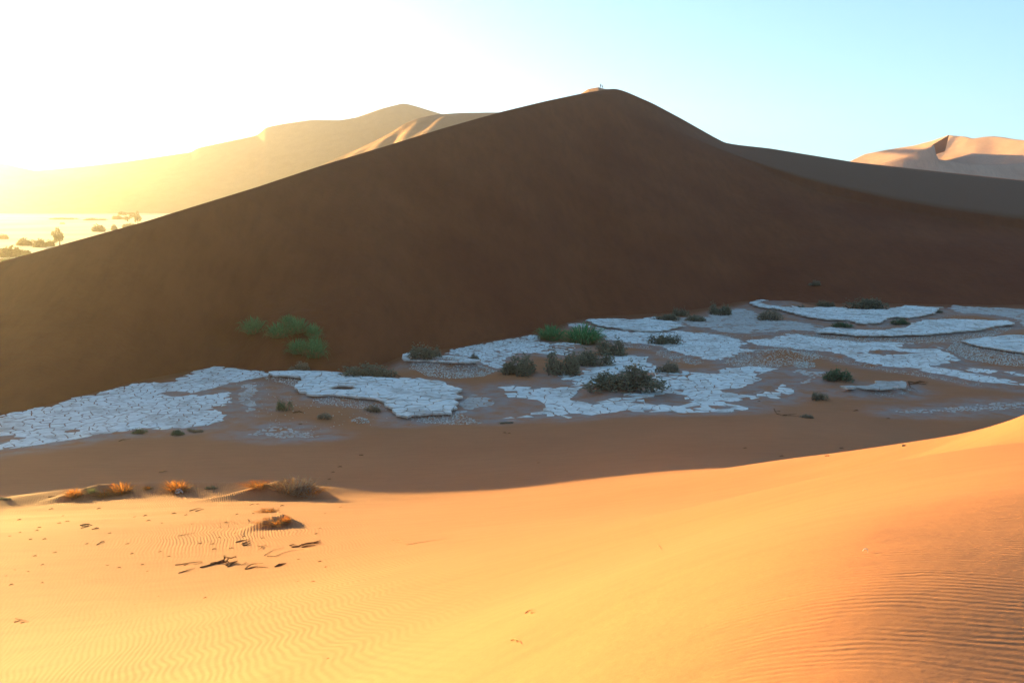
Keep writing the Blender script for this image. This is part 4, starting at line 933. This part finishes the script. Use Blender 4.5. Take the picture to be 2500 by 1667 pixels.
# ---------------------------------------------------------------- people on the summit
def person(u, v, hpx, label, m1, stride):
    d0 = None
    r = None
    # stand on the small crest
    q = at_y(u, v, 430.0)
    bpy.context.view_layer.update()
    res = SC.ray_cast(bpy.context.evaluated_depsgraph_get(), Vector((q[0], q[1], q[2] + 12)), Vector((0, 0, -1)))
    z = res[1].z if res[0] else q[2]
    hgt = hpx * 430.0 / F; root = empty('person', (q[0], q[1], z - 0.03), 0.6); k = hgt / 1.75
    J = {'pel': (0, 0, .95, .14), 'chest': (0, .01, 1.30, .165), 'neck': (0, .01, 1.48, .06), 'head': (0, .0, 1.60, .10), 'top': (0, 0, 1.71, .085),
         'hl': (-.10, 0, .88, .10), 'kl': (-.12, stride * .5, .48, .07), 'al': (-.12, stride * .35, .08, .045), 'tl': (-.12, stride * .35 + .16, .03, .04),
         'hr': (.10, 0, .88, .10), 'kr': (.12, -stride * .2, .48, .07), 'ar': (.12, -stride, .08, .045), 'tr': (.12, -stride + .16, .03, .04),
         'sl': (-.20, 0, 1.40, .06), 'el': (-.27, -.03, 1.12, .045), 'wl': (-.26, .08, .88, .035), 'fl': (-.26, .12, .78, .03),
         'sr': (.20, 0, 1.40, .06), 'er': (.27, -.03, 1.12, .045), 'wr': (.26, .08, .88, .035), 'fr': (.26, .12, .78, .03)}
    E_ = [('pel', 'chest'), ('chest', 'neck'), ('neck', 'head'), ('head', 'top'), ('pel', 'hl'), ('hl', 'kl'), ('kl', 'al'), ('al', 'tl'), ('pel', 'hr'), ('hr', 'kr'), ('kr', 'ar'), ('ar', 'tr'), ('chest', 'sl'), ('sl', 'el'), ('el', 'wl'), ('wl', 'fl'), ('chest', 'sr'), ('sr', 'er'), ('er', 'wr'), ('wr', 'fr')]
    def skin(name, names, grow, mat):
        idx = {n: i for i, n in enumerate(names)}; me = bpy.data.meshes.new(name)
        me.from_pydata([tuple(c * k for c in J[n][:3]) for n in names], [(idx[a], idx[b]) for a, b in E_ if a in idx and b in idx], [])
        me.materials.append(mat); o = link(name, me, root)
        mo = o.modifiers.new('skin', 'SKIN'); mo.use_smooth_shade = True
        for n in names: me.skin_vertices[0].data[idx[n]].radius = (J[n][3] * k * grow,) * 2
        me.skin_vertices[0].data[0].use_root = True
        o.modifiers.new('sub', 'SUBSURF').levels = 1
    skin('body', list(J), 1.0, M_SKIN)
    skin('jacket', ['pel', 'chest', 'sl', 'el', 'wl', 'sr', 'er', 'wr'], 1.18, m1)
    skin('trousers', ['pel', 'hl', 'kl', 'al', 'hr', 'kr', 'ar'], 1.15, M_CLOTH)
    bm = bmesh.new(); bmesh.ops.create_uvsphere(bm, u_segments=12, v_segments=8, radius=.118 * k)
    me = bpy.data.meshes.new('hair'); bm.to_mesh(me); bm.free(); me.materials.append(M_HAIR); o = link('hair', me, root, (0, -.02 * k, 1.66 * k)); o.scale = (1, 1, .9)
    tag(root, label, 'person', 'people on the summit')
person(1466.5, 215.5, 10.3, 'taller person in dark clothes standing on the sunlit crest at the summit', M_CLOTH, .05)
person(1471, 217, 8.0, 'shorter person in grey clothes behind the taller one at the summit', M_CLOTH2, .25)
# ---------------------------------------------------------------- trees of the far valley
def tree_mesh(seed, wide, n, size):
    rs = np.random.default_rng(seed); V, Fc = [], []
    lob = [(rs.normal() * .22 * wide, rs.normal() * .2 * wide, rs.uniform(.26, .8), rs.uniform(.14, .26) * wide, rs.uniform(.10, .2)) for _ in range(9)]
    for l in lob:
        for _ in range(n // 9):
            q = rs.normal(size=3); q /= np.linalg.norm(q); q *= rs.uniform(.5, 1.05)
            p = np.array([l[0] + q[0] * l[3], l[1] + q[1] * l[3], l[2] + q[2] * l[4]])
            a = rs.normal(size=3); a /= np.linalg.norm(a); b = np.cross(a, rs.normal(size=3)); b /= np.linalg.norm(b); b0 = len(V)
            V += [tuple(p), tuple(p + a * size), tuple(p + (a + b) * size * .6), tuple(p + b * size)]; Fc.append((b0, b0 + 1, b0 + 2, b0 + 3))
    crown = pydata('crown', V, Fc, M_TREE); V, Fc = [], []
    tube(V, Fc, [(0, 0, -.05), (.01, .01, .2), (-.01, 0, .5)], [.04, .03, .02], 7)
    for l in lob: tube(V, Fc, [(0, 0, .3), ((l[0]) * .5, l[1] * .5, .45), l[:3]], [.022, .014, .006], 5)
    return crown, pydata('trunk', V, Fc, M_BARK)
TR = [tree_mesh(300, 1.0, 1600, .05), tree_mesh(301, .7, 1500, .05), tree_mesh(302, 1.3, 1600, .05)]
BU = [shrub_meshes(lobes_for('lumpy', 310), 700, 310, M_TREE, .08), shrub_meshes(lobes_for('wide', 311), 800, 311, M_TREE, .08)]
def far_plant(u, v, w, h, kind, m, lab):
    q = at_z(u, v, 0.3); d = q[1]; g = 'trees in the far valley' if kind == 'tree' else 'bushes in the far valley'
    r = empty('tree' if kind == 'tree' else 'bush', tuple(q), rnd.uniform(0, 3), (w * d / F * (1.2 if kind == 'tree' else 1.0),) * 2 + (h * d / F * 1.05,))
    if kind == 'tree': link('crown', TR[m][0], r); link('trunk', TR[m][1], r)
    else: link('foliage', BU[m][0], r); link('stems', BU[m][1], r)
    tag(r, lab, kind, g)
for a in [(146,600,34,44,'tree',1,'tall spiky tree standing alone in the glare of the far valley'),(312,541,34,24,'tree',0,'round-crowned tree above the ridge line, left of its darker neighbour'),
  (337,548,20,32,'tree',1,'narrow tree right beside the round-crowned one at the ridge line'),(290,536,30,12,'bush',1,'low bush left of the round-crowned tree'),
  (240,566,46,20,'bush',0,'wide bush in the glare midway between the trees'),(278,562,22,16,'bush',0,'small bush right of the wide one between the trees'),
  (320,556,40,12,'bush',1,'greenish bush partly hidden by the ridge below the two trees'),(8,584,32,14,'bush',0,'bush at the left edge of the photo in the glare'),
  (62,600,50,20,'bush',1,'bush in the glare second from the left edge'),(98,604,46,24,'bush',0,'bushy thicket left of the tall spiky tree'),(122,602,30,18,'bush',0,'bush touching the left side of the tall spiky tree'),
  (30,628,66,30,'bush',1,'nearest dark bush at the left edge just above the ridge'),(60,622,40,14,'bush',0,'low bush on the near side of the thicket'),(20,645,60,18,'bush',0,'lowest bush at the left edge behind the ridge'),
  (150,536,70,5,'bush',1,'long flat line of distant bushes on the pale floor'),(230,538,60,6,'bush',1,'distant flat bush row nearer to the round-crowned tree'),(190,600,26,5,'bush',1,'tiny flat bush right of the tall spiky tree'),(152,547,18,4,'bush',0,'tiny dot-like bush on the pale floor')]:
    far_plant(*a)
# ---------------------------------------------------------------- haze
hv = [(x, y, z) for z in (-12.0, 330.0) for x, y in ((-2900, -700), (2600, -700), (2600, 3300), (-2900, 3300))]
hf = [(0, 3, 2, 1), (4, 5, 6, 7), (0, 1, 5, 4), (1, 2, 6, 5), (2, 3, 7, 6), (3, 0, 4, 7)]
mh = bpy.data.materials.new('haze'); mh.use_nodes = True; nt = mh.node_tree; nt.nodes.clear()
o_ = nt.nodes.new('ShaderNodeOutputMaterial'); pv = nt.nodes.new('ShaderNodeVolumePrincipled')
pv.inputs['Density'].default_value = HAZE_DENSITY; pv.inputs['Anisotropy'].default_value = HAZE_G; pv.inputs['Color'].default_value = (*HAZE_COL, 1)
nt.links.new(pv.outputs[0], o_.inputs['Volume'])
tag(link('haze', pydata('haze', hv, hf, mh)), 'warm morning haze filling the air', None, None, 'stuff')
